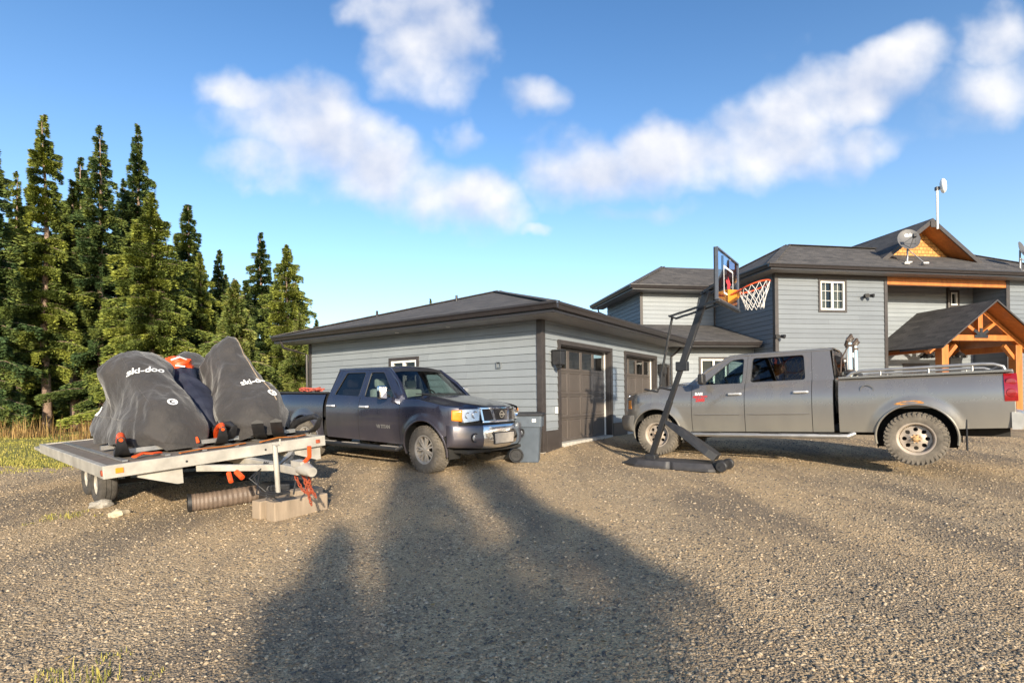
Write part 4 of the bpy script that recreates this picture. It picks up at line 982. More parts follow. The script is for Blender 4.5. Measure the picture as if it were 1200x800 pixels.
def pickup(name, label, C):
    t = thing(name, label, 'pickup truck', C['loc'], C['rz']); t.rotation_euler[1] = C.get('pitch', 0)
    Wd, Ra, WB = C['W'], C['arch'], C['wb']; xe = C['xe']; zax = C['rad']; PM = C['paint']
    axles = (0, -WB)
    def side(x, z):
        y = Wd - .075 * abs((z - .92) / .55) ** 2.2 - (.075 * ((z - 1.05) / .35) ** 2 if z > 1.05 else 0)
        if z > C['crease']: y -= .012
        if x > .30: y -= C['taper'] * ((x - .30) / (xe - .30)) ** 2.2
        if x < -WB - .6: y -= .03 * ((-WB - .6 - x) / .6) ** 2
        for a in axles:
            d = math.hypot(x - a, z - zax - .02)
            if d < Ra + .13: y += C['flare'] * (1 - max(0, d - Ra - .02) / .11) ** 1.0 if d > Ra + .02 else C['flare']
        return y
    def panel(nm, x0, x1, zt, zb, sgn, mat=PM, parent=t, gap=.0045, inw=0):
        x0 += gap; x1 -= gap
        nx = max(3, int((x1 - x0) / .028)); nz = 30; cells = []
        idx = {}; pts = []
        def base(i, j):
            x = x0 + (x1 - x0) * i / nx; a, b = zb(x), zt(x); return x, a + (b - a) * j / nz
        def inside(x, z): return any(math.hypot(x - a, z - zax - .02) < Ra for a in axles)
        def V(i, j):
            if (i, j) not in idx:
                x, z = base(i, j)
                for a in axles:
                    dx, dz = x - a, z - zax - .02; d = math.hypot(dx, dz)
                    if d < Ra: s = Ra / max(d, 1e-4); x, z = a + dx * s, zax + .02 + dz * s
                x = min(max(x, x0), x1)
                idx[(i, j)] = len(pts); pts.append((x, sgn * (side(x, z) - inw), z))
            return idx[(i, j)]
        fs = []
        for i in range(nx):
            for j in range(nz):
                q = [base(i, j), base(i + 1, j), base(i + 1, j + 1), base(i, j + 1)]
                cx = sum(p[0] for p in q) / 4; cz = sum(p[1] for p in q) / 4
                if inside(cx, cz): continue
                f = (V(i, j), V(i + 1, j), V(i + 1, j + 1), V(i, j + 1)); fs.append(f if sgn < 0 else f[::-1])
        m = MB(); m.add(pts, fs)
        return m.build(nm, mat, parent, smooth=True, angle=55, recalc=False)
    zt = lambda x: lerp_tab(C['top'], x); zb = lambda x: lerp_tab(C['bot'], x)
    xd = C['doors']; parts = {}
    for s in (-1, 1):
        parts['fender', s] = panel('front_fender', xd[0], xe, zt, zb, s)
        parts['door', s] = panel('front_door', xd[1], xd[0], zt, zb, s)
        parts['rdoor', s] = panel('rear_door', xd[2], xd[1], zt, zb, s)
        if xd[3] < xd[2] - .05: panel('cab_corner', xd[3], xd[2], zt, zb, s)
        panel('gap_backing', xd[3], xe - .01, lambda x: zt(x) - .008, lambda x: zb(x) + .01, s, M['well'], t, 0, .014); parts['bed', s] = panel('bed_side', C['bed'][1], C['bed'][0], lambda x: C['bedz'], lambda x: zb(x), s)  # dark backing sheet added behind the cab panels so their gaps read dark
    # arch lips and dark wells
    for s in (-1, 1):
        for a in axles:
            m = MB(); n = 26; pts = []
            for i in range(n + 1):
                th = R(C.get('lip0', -14)) + (math.pi - 2 * R(C.get('lip0', -14))) * i / n; x = a + (Ra + .004) * math.cos(th); z = zax + .02 + (Ra + .004) * math.sin(th)
                pts.append((x, s * (side(x, z) + .004), z))
            m.tube(pts, .017, 8); m.build('arch_lip', PM, t, smooth=True)
            m = MB(); k = 28; vs = []
            for i in range(k + 1):
                th = -.35 + (math.pi + .7) * i / k; x = a + (Ra + .012) * math.cos(th); z = zax + .02 + (Ra + .012) * math.sin(th)
                vs += [(x, s * (side(x, min(z, 1.2)) - .02), z), (x, s * (Wd - .42), z)]
            m.add(vs, [(2 * i, 2 * i + 1, 2 * i + 3, 2 * i + 2) for i in range(k)]); m.add([v for i, v in enumerate(vs) if i % 2], [tuple(range(k + 1))]); m.build('wheel_well', M['well'], t, recalc=False)
    # chassis, tub
    m = MB(); m.box(-WB + Ra, -Ra - .02, -Wd + .10, Wd - .10, C['rock'] + .04, C['rock'] + .14); m.box(-WB - 1.1, .6, -.42, .42, .42, .56)
    m.box(C['bed'][1] + .05, -WB - Ra - .02, -Wd + .1, Wd - .1, .62, .70); m.box(.02 + Ra, xe - .12, -Wd + .25, Wd - .25, .5, 1.0); m.box(-Ra, Ra, -.5, .5, .55, 1.05); m.box(-WB - Ra, -WB + Ra, -.5, .5, .5, .9)
    m.box(-.02, .02, -.85, .85, zax - .05, zax + .05); m.box(-WB - .05, -WB + .05, -.85, .85, zax - .06, zax + .06); m.lathe([(0, -.15), (.16, -.12), (.18, 0), (.16, .12), (0, .15)], 14, Matrix.Translation((-WB, 0, zax)), axis='y')
    m.build('chassis', M['well'], t)
    # hood
    xw, xB, xC, xD = C['cowl'], C['roof'][0], C['roof'][1], C['doorback']; hc = C['hoodcrown']; xh = C['hoodfront']
    def hood(u, v):
        x = xw + (xh - xw) * v; s = 2 * u - 1; zz = zt(x); yy = side(x, zz) - .004
        k = max(0, 1 - abs(s) ** 3.2); bul = C['bulge'] * (1 / (1 + math.exp((abs(s) - .62) * 26)))
        nose = C['nose'] * max(0, (v - .86) / .14) ** 2
        bow = -C['hoodbow'] * (s * s) * v ** 3
        return (x + bow, s * yy, zz + hc * k * (1 - .35 * v) + bul * (1 - .2 * v) - nose)
    m = MB(); m.grid(hood, 40, 30); m.build('hood', PM, t, smooth=True, angle=60, solid=.015)
    # cowl
    m = MB(); m.add([(xw + .02, -Wd + .12, zt(xw) + .004), (xw + .02, Wd - .12, zt(xw) + .004), (xw - .20, Wd - .16, zt(xw) + .03), (xw - .20, -Wd + .16, zt(xw) + .03)], [(0, 1, 2, 3)])
    m.grid(lambda u, v: (xw + .03 - .1 * v, (2 * u - 1) * (Wd - .1), zt(xw) + hc * (1 - abs(2 * u - 1) ** 3.2) - .012 + .03 * v), 20, 2)
    m.build('cowl', M['black'], t)
    # greenhouse
    zb_ = C['belt']; zr = C['zr']; hr = C['roofcrown']; k = C['tumble']
    yg = lambda z: Wd - C['inset'] - (z - zb_) * k
    def ring(nm, outer, inner, s, d=.035, mat=PM, parent=t, r=.05, glassmat=None):
        o, i_ = roundpoly(outer, r * .5), roundpoly(inner, r); n = len(o); m = MB()
        P = lambda p, q: (p[0], s * (yg(p[1]) - q), p[1])
        vs = [P(p, 0) for p in o] + [P(p, 0) for p in i_] + [P(p, d) for p in i_] + [P(p, d) for p in o]
        fs = []
        for a in range(n):
            b = (a + 1) % n; fs += [(a, b, b + n, a + n), (a + n, b + n, b + 2 * n, a + 2 * n), (a + 2 * n, b + 2 * n, b + 3 * n, a + 3 * n), (a + 3 * n, b + 3 * n, b, a)]
        m.add(vs, fs); o_ = m.build(nm, mat, parent, smooth=True, angle=30)
        if glassmat:
            g = MB(); g.add([P(p, d * .5) for p in i_], [tuple(range(n))]); g.build('window_glass', glassmat, parent)
            g = MB(); g.tube([P(p, .006) for p in i_], .008, 5, closed=True); g.build('window_seal', M['black'], parent)
        return o_
    for s in (-1, 1):
        for nm, key, (o, i_, gm) in (('window_frame', 'door', C['win1']), ('window_frame', 'rdoor', C['win2'])):
            ring(nm, o, i_, s, parent=parts[key, s], glassmat=gm)
        o = C['quarter']; m = MB(); P = lambda p, q: (p[0], s * (yg(p[1]) - q), p[1]); n = len(o)
        m.add([P(p, 0) for p in o] + [P(p, .04) for p in o], [tuple(range(n)), tuple(range(n, 2 * n))[::-1]] + [(a, (a + 1) % n, (a + 1) % n + n, a + n) for a in range(n)])
        m.build('cab_pillar', PM, t)
        # a-pillar and the corner between it and the door frame
        o = C['win1'][0]; m = MB(); q = [(xw - .0, zt(xw) - .012), (xB - .0, zr), (o[1][0] - .01, zr), (o[0][0], zb_)]; P2 = [(x_, s * (yg(z_) - .006), z_) for x_, z_ in q]; P3 = [(x_, s * (yg(z_) - .03), z_) for x_, z_ in q]
        m.add(P2 + P3, [(0, 1, 2, 3), (7, 6, 5, 4), (0, 1, 5, 4), (3, 2, 6, 7)]); m.build('cab_pillar', PM, t)
        m = MB(); m.tube([(xw - .02, s * (yg(zb_) - .035), zt(xw) - .01), ((xw + xB) / 2 + .02, s * (yg((zb_ + zr) / 2) - .035), (zb_ + zr) / 2 + .02), (xB, s * (yg(zr) - .03), zr - .005), (xB - .15, s * (yg(zr) - .022), zr + .004), (xC, s * (yg(zr) - .022), zr + .004)], [.035, .035, .034, .03, .03], 10); m.build('roof_rail', PM, t, smooth=True)
    yr = yg(zr) - .01
    def roof(u, v):
        s = 2 * u - 1; x = xB + (xC - xB) * v; f = min(1, v / .12); e = min(1, (1 - v) / .06)
        x += (.09 * (1 - s * s)) * (1 - v)
        return (x, s * yr, zr + hr * (1 - abs(s) ** 3.2) * (.55 + .45 * math.sin(f * math.pi / 2)) * (.75 + .25 * e))
    m = MB(); m.grid(roof, 30, 24); m.build('roof', PM, t, smooth=True, angle=60, solid=.02)
    def ws(u, v):
        s = 2 * u - 1; a = Vector((xw - .05 + .13 * (1 - s * s), s * (yg(zb_) - .05), zt(xw) + .02 + hc * .6 * (1 - s * s))); b = Vector(roof(u, 0)); b.z -= .008
        c = a.lerp(b, v); c.z += .018 * math.sin(math.pi * v); return tuple(c)
    m = MB(); m.grid(ws, 20, 12); m.build('windshield', M['carglass'], t, smooth=True, angle=180)
    m = MB(); m.grid(lambda u, v: tuple(Vector(ws(u, .86 + .14 * v)) + Vector((.004, 0, .004))), 20, 2); m.build('windshield_band', M['black'], t)
    for sgn in (-1, 1):
        m = MB(); p0 = Vector(ws(.5 + sgn * .02, .03)) + Vector((.02, 0, .02)); p1 = Vector(ws(.5 - sgn * .38 if sgn > 0 else .5 + .36, .07)) + Vector((.02, 0, .02)); m.tube([p0, p1], .011, 6); m.build('wiper', M['black'], t)
    # back of cab with rear window
    bx0 = C['roof'][1]; m = MB(); zc = C['bedz'] - .1
    fr = [(-yr, zr + .0), (yr, zr + .0), (yg(zb_), zb_), (Wd - .06, zc - .5), (-Wd + .06, zc - .5), (-yg(zb_), zb_)]
    m.add([(bx0 - .01 if z > zb_ + .02 else xD - .005, y, z) for y, z in fr], [tuple(range(6))]); m.build('cab_back', PM, t)
    m = MB(); m.add([(bx0 - .03, -.5, zr - .08), (bx0 - .03, .5, zr - .08), (xD - .02, .56, zb_ + .06), (xD - .02, -.56, zb_ + .06)], [(0, 1, 2, 3)]); m.build('rear_window', M['tintglass'], t)
    # interior
    m = MB()
    for sx in C['seats']:
        for sy in (-.40, .40):
            m.add([(sx + .25, sy - .25, .95), (sx + .25, sy + .25, .95), (sx - .22, sy + .25, .92), (sx - .22, sy - .25, .92)], [(0, 1, 2, 3)])
            m.box(sx - .32, sx - .16, sy - .24, sy + .24, .9, zb_ + .18); m.box(sx - .33, sx - .22, sy - .13, sy + .13, zb_ + .20, zb_ + .38)
    m.build('seats', M['seat'], t, bevel=.05)
    m = MB(); m.box(xw - .55, xw - .06, -Wd + .17, Wd - .17, zb_ - .32, zb_ - .02); m.build('dashboard', M['black'], t, bevel=.06)
    m = MB(); m.box(xD + .02, xw - .1, -Wd + .13, Wd - .13, .62, .66); m.box(xD + .02, xw - .5, -Wd + .13, -Wd + .15, .66, zb_ - .03); m.box(xD + .02, xw - .5, Wd - .15, Wd - .13, .66, zb_ - .03); m.build('cabin_lining', M['well'], t)
    m = MB(); mx = Matrix.Translation((xw - .68, .40, zb_ - .0)) @ Matrix.Rotation(R(68), 4, 'Y')
    m.tube([mx @ Vector((.185 * math.cos(a), .185 * math.sin(a), 0)) for a in [i * math.pi / 12 for i in range(24)]], .014, 6, closed=True); m.bar(mx @ Vector((-.17, 0, 0)), mx @ Vector((.17, 0, 0)), .05, .02); m.bar(mx @ Vector((0, 0, 0)), mx @ Vector((0, 0, .25)), .04, .04, (0, 1, 0)); m.build('steering_wheel', M['black'], t)
    # bed
    b0, b1, bz = C['bed'][0], C['bed'][1], C['bedz']; yi = Wd - .16
    m = MB(); m.box(b1 + .03, b0 - .01, -yi, yi, .86, .88)
    for s in (-1, 1):
        y0, y1 = sorted((s * yi, s * (yi + .01))); m.box(b1 + .03, b0 - .01, y0, y1, .88, bz - .03)
        y0, y1 = sorted((s * (yi - .0), s * (Wd - .055))); m.box(b1 + .01, b0 - .005, y0, y1, bz - .025, bz + .012)
    m.box(b0 - .03, b0 - .008, -yi, yi, .88, bz - .02); m.build('bed', M['black'] if C['kind'] == 'a' else PM, t, bevel=.006)
    def tail(u, v):
        s = 2 * u - 1; z = .60 + (bz - .60) * v; return (b1 - .01 - .03 * (1 - s * s), s * (side(b1, z) - .01), z)
    m = MB(); m.grid(tail, 20, 10); m.build('tailgate', PM, t, smooth=True, solid=.03)
    # tail lights
    for s in (-1, 1):
        m = MB(); z0, z1 = C['tailz']
        def tl(u, v):
            x = b1 - .035 + C['tailw'] * u; z = z0 + (z1 - z0) * v; rr = 1 - (.0 if u > 0 else .0); return (x, s * (side(x, z) + .012 * (math.sin(math.pi * min(1, v * 1.0)) ** .5 if 0 < v < 1 else 0) + .002), z)
        m.grid(tl, 8, 16); m.add([(b1 - .035, s * (side(b1, z0)), z0), (b1 - .035, s * side(b1, z1), z1), (b1 - .045, s * (side(b1, z1) - .10), z1), (b1 - .045, s * (side(b1, z0) - .10), z0)], [(0, 1, 2, 3)])
        o = m.build('tail_light', M['red'], t, smooth=True)
        if C['kind'] == 'b':
            for zz in (z0 + (z1 - z0) * .30, z0 + (z1 - z0) * .68):
                q = MB(); q.lathe([(0, .012), (.05, .010), (.062, 0)], 20, Matrix.Translation((b1 + .035, s * (side(b1, zz) + .014), zz)) @ Matrix.Rotation(R(-90 * s), 4, 'X')); q.build('lamp_ring', M['red'], o, smooth=True)
    # rear bumper
    m = MB()
    sec = [(.0, .80), (-.10, .80), (-.16, .77), (-.17, .66), (-.12, .56), (0, .56)]
    n = 20; vs = []
    for i in range(n + 1):
        s = 2 * i / n - 1; bow = .10 * abs(s) ** 4
        for (a, z) in sec: vs.append((b1 - .06 + a * (1 - .2 * abs(s) ** 4) + bow, s * (Wd - .01), z))
    kk = len(sec); m.add(vs, [(i * kk + j, i * kk + j + 1, (i + 1) * kk + j + 1, (i + 1) * kk + j) for i in range(n) for j in range(kk - 1)] + [tuple(range(kk)), tuple(range(n * kk, n * kk + kk))]); m.build('rear_bumper', M['chrome'] if C['kind'] == 'a' else M['whitetrimdull'], t, smooth=True)
    # door handles, mirrors
    for s in (-1, 1):
        for key, hx_ in (('door', xd[1] + .17), ('rdoor', xd[2] + .17)):
            z = C['handlez']; y = side(hx_, z); m = MB()
            m.tube([(hx_ - .11, s * (y + .0), z), (hx_ - .09, s * (y + .035), z), (hx_ + .09, s * (y + .035), z), (hx_ + .11, s * y, z)], .02, 8); m.build('handle', C['handle'], parts[key, s], smooth=True)
    return t, side, parts, yg
M['whitetrimdull'] = simple('dull_silver_bumper', (.55, .53, .49), .35, .6, var=.1)

def front_curve(C):
    xf, xe, yE, p = C
    def F(y): return xf - (xf - xe) * min(1.2, abs(y) / yE) ** p
    return F
def plate(parent, nm, mat, F, c, off, th, nu=10, nv=4, rake=0, zref=1.0, smooth=True, bevel=0):
    """c: four (y,z) corners; laid on the nose curve F"""
    (a, b, cc, d) = c; m = MB(); vs = []
    def P(u, v, o):
        y = (a[0] * (1 - u) + b[0] * u) * (1 - v) + (d[0] * (1 - u) + cc[0] * u) * v; z = (a[1] * (1 - u) + b[1] * u) * (1 - v) + (d[1] * (1 - u) + cc[1] * u) * v
        return (F(y) + o - rake * (z - zref), y, z)
    n1 = (nu + 1) * (nv + 1)
    for o in (off, off - th):
        vs += [P(i / nu, j / nv, o) for j in range(nv + 1) for i in range(nu + 1)]
    w = nu + 1; fs = []
    for j in range(nv):
        for i in range(nu):
            q = (j * w + i, j * w + i + 1, (j + 1) * w + i + 1, (j + 1) * w + i); fs += [q, tuple(x + n1 for x in q[::-1])]
    rimv = [i for i in range(w)] + [j * w + nu for j in range(1, nv + 1)] + [nv * w + i for i in range(nu - 1, -1, -1)] + [j * w for j in range(nv - 1, 0, -1)]
    for i in range(len(rimv)): e, f = rimv[i], rimv[(i + 1) % len(rimv)]; fs.append((e, f, f + n1, e + n1))
    m.add(vs, fs); return m.build(nm, mat, parent, smooth=smooth, angle=35, bevel=bevel)

M['brightalu'] = simple('satin_chrome', (.80, .79, .77), .3, .55, var=.05)
# ---- the slate blue crew-cab pickup by the trailer
TS = .97
A = dict(kind='a', loc=(-.93, 9.66, 0.008), rz=math.atan2(-.588, .809), pitch=R(1.0), W=.985, arch=.475, wb=3.46, rad=.405, xe=.66, paint=M['navy'], crease=2, taper=.16, flare=.022,
         top=[(-5, 1.36), (-2.9, 1.33), (-.55, 1.245), (-.2, 1.235), (.4, 1.15), (.70, 1.10)], bot=[(-4.75, .62), (-3.9, .60), (-3.1, .50), (-.45, .46), (.4, .60), (.7, .80)],
         rock=.46, doors=(-.585, -1.70, -2.70, -2.72), bed=(-2.80, -4.62), bedz=1.36, cowl=-.50, roof=(-1.17, -2.66), doorback=-2.74, hoodcrown=.055, bulge=.028, nose=.03, hoodbow=.18, hoodfront=.80,
         belt=1.25, zr=1.80, roofcrown=.075, tumble=.40, inset=.075,
         win1=([(-.70, 1.25), (-1.30, 1.80), (-1.72, 1.80), (-1.70, 1.25)], [(-.80, 1.275), (-1.28, 1.735), (-1.645, 1.74), (-1.63, 1.275)], M['carglass']),
         win2=([(-1.705, 1.25), (-1.725, 1.80), (-2.50, 1.80), (-2.70, 1.25)], [(-1.80, 1.28), (-1.80, 1.74), (-2.38, 1.74), (-2.56, 1.30)], M['tintglass']),
         quarter=[(-2.705, 1.25), (-2.505, 1.80), (-2.62, 1.80), (-2.74, 1.25)], seats=(-1.5, -2.35), tailz=(.9, 1.28), tailw=.16, handlez=1.10, handle=M['brightalu'])
ta, sideA, partsA, ygA = pickup('pickup_truck', 'slate blue crew-cab pickup with chrome grille parked between snowmobile trailer and garage', A)
for s in (-1, 1):
    for x in (0, -A['wb']): wheel(ta, (x, s * .83, .405), s, .405, .27, .235, 'spokes', steer=R(-6) if x == 0 else 0, tyre_mat=M['mudrubber'], rim_mat=M['dustyalu'])
def nose_a(t):
    F = front_curve((.86, .62, .84, 2.6)); body = A['paint']
    plate(t, 'nose_panel', M['well'], F, [(-.82, .55), (.82, .55), (.80, 1.06), (-.80, 1.06)], -.03, .03, 24, 6, .12)
    # headlights with amber corners
    for s in (-1, 1):
        h = plate(t, 'headlight', M['lens'], F, [(s * .50, .90), (s * .76, .87), (s * .80, 1.085), (s * .46, 1.10)], .012, .08, 10, 6, .18, 1.0, bevel=.008)
        q = MB(); q.grid(lambda u, v, s=s: (.70 - .13 * u - .05 * (1 - v) * (1 - u) * 0, s * (sideA(.70 - .13 * u, .89 + .19 * v) + .006), .89 + .02 * u + .19 * v * (1 - .12 * u)), 6, 6); q.build('turn_signal', M['amber'], h, smooth=True, solid=.01)
        for (y, z, r) in ((.57, 1.0, .06), (.69, .99, .05)):
            m = MB(); x = F(y) + .013; m.lathe([(0, -.02), (r * .5, -.01), (r, .012), (r * 1.08, .006)], 22, Matrix.Translation((x - .12 * (z - 1), s * y, z)) @ Matrix.Rotation(R(90), 4, 'Y') @ Matrix.Rotation(0, 4, 'Z')); m.build('lamp_bowl', M['chrome'], h, smooth=True)
    # grille: chrome surround with two slanted bars and mesh between
    g = plate(t, 'grille', M['chrome'], F, [(-.45, .86), (.45, .86), (.44, .90), (-.44, .90)], .03, .06, 16, 1, .15, bevel=.008)
    plate(g, 'top_bar', M['chrome'], F, [(-.47, 1.085), (.47, 1.085), (.48, 1.12), (-.48, 1.12)], .035, .06, 16, 1, .15, bevel=.006)
    for a, b in ((.155, .215),):
        for s in (-1, 1): plate(g, 'slanted_bar', M['chrome'], F, [(s * a, .90), (s * b, .90), (s * (b + .06), 1.085), (s * (a + .05), 1.085)], .034, .05, 3, 3, .15)
    for s in (-1, 1): plate(g, 'side_bar', M['chrome'], F, [(s * .425, .90), (s * .46, .90), (s * .475, 1.085), (s * .445, 1.085)], .032, .05, 2, 3, .15)
    plate(g, 'mesh', M['meshgrille'], F, [(-.43, .895), (.43, .895), (.45, 1.09), (-.45, 1.09)], .002, .02, 16, 6, .15)
    # round badge
    m = MB(); c = Matrix.Translation((F(0) + .036, 0, .995)) @ Matrix.Rotation(R(90), 4, 'Y') @ Matrix.Rotation(R(90), 4, 'Z')
    vs, fs = ring_geom(.044, .062, 32); m.add([v + Vector((0, 0, .014)) for v in vs], fs, c); m.lathe([(.062, .014), (.062, 0)], 32, c); m.lathe([(.044, .014), (.044, 0)], 32, c); m.box(-.075, .075, -.014, .014, .008, .022, c); m.build('badge', M['chrome'], g)
    # bumper: chrome middle, painted ends
    def bump(nm, mat, y0, y1, n=18):
        sec = [(-.06, .83), (.035, .825), (.055, .79), (.05, .70), (.07, .62), (.06, .50), (.03, .44), (-.05, .42)]
        G = front_curve((.90, .58, .95, 3.2)); m = MB(); vs = []
        for i in range(n + 1):
            y = y0 + (y1 - y0) * i / n
            for (a, z) in sec: vs.append((G(y) + a, y, z - .02 * abs(y) ** 2 * (z < .6) * -3))
        k = len(sec); m.add(vs, [(i * k + j, i * k + j + 1, (i + 1) * k + j + 1, (i + 1) * k + j) for i in range(n) for j in range(k - 1)] + [tuple(range(k)), tuple(range(n * k, n * k + k))])
        return m.build(nm, mat, t, smooth=True, angle=50), G
    b, G = bump('bumper', M['chrome'], -.50, .50)
    for (a, c) in ((-.96, -.503), (.503, .96)): e, _ = bump('bumper_end', body, a, c)
    plate(b, 'lower_intake', M['black'], G, [(-.27, .50), (.27, .50), (.30, .70), (-.30, .70)], .074, .02, 14, 4, 0)
    m = plate(b, 'licence_panel', M['dustyalu'], G, [(-.25, .515), (.25, .515), (.27, .685), (-.27, .685)], .082, .015, 10, 3, 0)
    for s in (-1, 1):
        y = s * .66; m = MB(); mx = Matrix.Translation((G(.66) + .058, y, .63)) @ Matrix.Rotation(R(90), 4, 'Y') @ Matrix.Rotation(R(0), 4, 'Z')
        m.lathe([(.075, .0), (.078, .02), (.06, .01), (.058, -.03), (0, -.03)], 24, mx); f = m.build('fog_lamp', M['black'], t, smooth=True)
        m = MB(); m.lathe([(0, .008), (.04, .002), (.052, -.015)], 20, mx); m.build('lens', M['lens'], f, smooth=True)
    m = MB(); m.box(.45, .80, -.75, .75, .36, .42); m.build('skid_plate', M['well'], t, bevel=.02)
M['meshgrille'] = simple('dark_mesh_grille', (.045, .040, .038), .5, .5, var=.3, scale=60, bump=.004)
nose_a(ta)
def mirror(t, x, yb, z, s, w, h, mat, armz=0):
    m = MB(); y0 = yb + .06; m.tube([(x, s * (yb - .03), z - .06), (x + .0, s * (yb + .09), z - .03)], .02, 8); m.tube([(x, s * (yb - .03), z + .04), (x + .0, s * (yb + .09), z + .03)], .016, 8)
    m.build('mirror_arm', M['black'], t)
    m = MB(); pr = roundpoly([(s * y0, z - h / 2), (s * (y0 + w), z - h / 2 + .01), (s * (y0 + w * 1.02), z + h / 2), (s * y0, z + h / 2)], .035, 4); m.prism(pr, x - .045, x + .05, 'x'); m.build('mirror', mat, t, bevel=.02, smooth=True)
for s in (-1, 1): mirror(ta, -.90, .95, 1.36, s, .17, .24, M['chrome'])
# running boards
for s in (-1, 1):
    m = MB(); m.tube([(-.55, s * .93, .42), (-.62, s * 1.0, .38), (-2.75, s * 1.0, .38), (-2.85, s * .93, .42)], .045, 10); m.build('step_bar', M['black'], ta, smooth=True)
    m = MB()
    for x in (-.8, -1.9, -2.6): m.box(x - .22, x + .22, min(s * .965, s * 1.04), max(s * .965, s * 1.04), .419, .428)
    m.build('step_pad', M['dustyalu'], ta)
    m = MB(); m.box(-1.68, -.62, min(s * .975, s * .985), max(s * .975, s * .985), .675, .70) ; m.build('door_moulding', A['paint'], ta) if False else None
decal('lettering', 'V8 TITAN', .085, (-1.0, -sideA(-1.0, .76), .755), (1, 0, 0), (0, 0, 1), M['alu'], partsA['door', -1], partsA['door', -1], bold=.004, lift=.006)
# red gear lying along the bed rail
t = thing('tow_strap_bundle', 'faded red strap bundle lying on the bed rail of the slate blue pickup', 'strap', (0, 0, 0))
t.matrix_world = Matrix.Translation(A['loc']) @ Matrix.Rotation(A['rz'], 4, 'Z')
m = MB(); rs = random.Random(3)
for k in range(7):
    pts = [(-2.95 - .09 * i - rs.random() * .05, -.86 + .06 * math.sin(i * 1.3 + k) , 1.435 + .04 * rs.random() + .02 * (k % 3)) for i in range(9)]; m.tube(pts, .016, 6)
m.build('strap', simple('faded_red_webbing', (.42, .09, .06), .85, var=.3), t, smooth=True)

# ---- the long silver grey mega-cab pickup
B = dict(kind='b', loc=(3.50, 11.34, .085), rz=math.atan2(.6215, -.7835), pitch=R(1.15), W=1.0, arch=.50, wb=4.12, rad=.405, xe=.72, paint=M['grey_paint'], crease=2, taper=.22, flare=.03,
         top=[(-5.5, 1.36), (-.72, 1.36), (-.4, 1.35), (.35, 1.25), (.75, 1.15)], bot=[(-5.3, .58), (-4.6, .56), (-3.7, .50), (-.5, .48), (.45, .56), (.7, .62)],
         rock=.48, doors=(-.72, -1.68, -2.75, -3.06), bed=(-3.13, -5.23), bedz=1.385, cowl=-.62, roof=(-1.38, -3.02), doorback=-3.08, hoodcrown=.06, bulge=.035, nose=.05, hoodbow=.20, hoodfront=.80,
         belt=1.355, zr=1.87, roofcrown=.075, tumble=.36, inset=.105, lip0=-12,
         win1=([(-.80, 1.355), (-1.46, 1.87), (-1.70, 1.87), (-1.685, 1.355)], [(-.90, 1.36), (-1.42, 1.80), (-1.635, 1.815), (-1.63, 1.36)], M['carglass']),
         win2=([(-1.69, 1.355), (-1.705, 1.87), (-2.72, 1.87), (-2.75, 1.355)], [(-1.77, 1.37), (-1.78, 1.81), (-2.61, 1.81), (-2.65, 1.38)], M['tintglass']),
         quarter=[(-2.755, 1.355), (-2.725, 1.87), (-3.0, 1.87), (-3.07, 1.355)], seats=(-1.45, -2.5), tailz=(.95, 1.34), tailw=.14, handlez=1.17, handle=M['brightalu'])
tb, sideB, partsB, ygB = pickup('pickup_truck', 'long dusty silver grey pickup with bed rack and exhaust stacks in front of the house', B)
for s in (-1, 1):
    for x in (0, -B['wb']): wheel(tb, (x, s * .85, .405), s, .405, .28, .235, 'holes', tyre_mat=M['mudrubber'], rim_mat=M['steelrim'])
def nose_b(t):
    F = front_curve((.90, .66, .85, 2.4)); body = B['paint']
    plate(t, 'nose_panel', body, F, [(-.84, .62), (.84, .62), (.82, 1.18), (-.82, 1.18)], -.02, .03, 24, 6, .08)
    g = plate(t, 'grille', M['chrome'], F, [(-.42, .80), (.42, .80), (.46, 1.22), (-.46, 1.22)], .03, .06, 16, 4, .08, bevel=.02)
    for s in (-1, 1):
        for (z0, z1) in ((.83, .98), (1.03, 1.18)): plate(g, 'mesh', M['meshgrille'], F, [(s * .04, z0), (s * .38, z0), (s * .40, z1), (s * .04, z1)], .036, .01, 8, 3, .08)
        h = plate(t, 'headlight', M['lens'], F, [(s * .50, .88), (s * .80, .90), (s * .82, 1.14), (s * .50, 1.16)], .015, .08, 10, 5, .1, bevel=.01)
        q = MB()
        def side_lens(u, v):
            x = .66 - .11 * u; z = .93 + .18 * v; return (x, s * (sideB(x, z) + .006), z)
        q.grid(side_lens, 6, 6); q.build('turn_signal', M['amber'], h, smooth=True, solid=.01)
        q = MB()
        def side_lens2(u, v):
            x = .72 - .055 * u; z = .87 + .28 * v; return (x, s * (sideB(x, z) + .004), z)
        q.grid(side_lens2, 4, 6); q.build('corner_lens', M['lens'], h, smooth=True)
    sec = [(-.06, .80), (.06, .795), (.10, .74), (.10, .60), (.06, .50), (-.05, .46)]; G = front_curve((.92, .52, .98, 3.4)); n = 30; vs = []
    for i in range(n + 1):
        y = -.99 + 1.98 * i / n
        for (a, z) in sec: vs.append((G(y) + a * (1 - .3 * abs(y) ** 6), y, z))
    k = len(sec); m = MB(); m.add(vs, [(i * k + j, i * k + j + 1, (i + 1) * k + j + 1, (i + 1) * k + j) for i in range(n) for j in range(k - 1)] + [tuple(range(k)), tuple(range(n * k, n * k + k))]); m.build('bumper', M['bumpgrey'], t, smooth=True, angle=50)
M['bumpgrey'] = paint('dusty_grey_bumper', (.16, .155, .15), (.30, .27, .22), .6, 1.0, .4, .5)
nose_b(tb)
for s in (-1, 1): mirror(tb, -.98, .97, 1.46, s, .19, .20, M['black'])
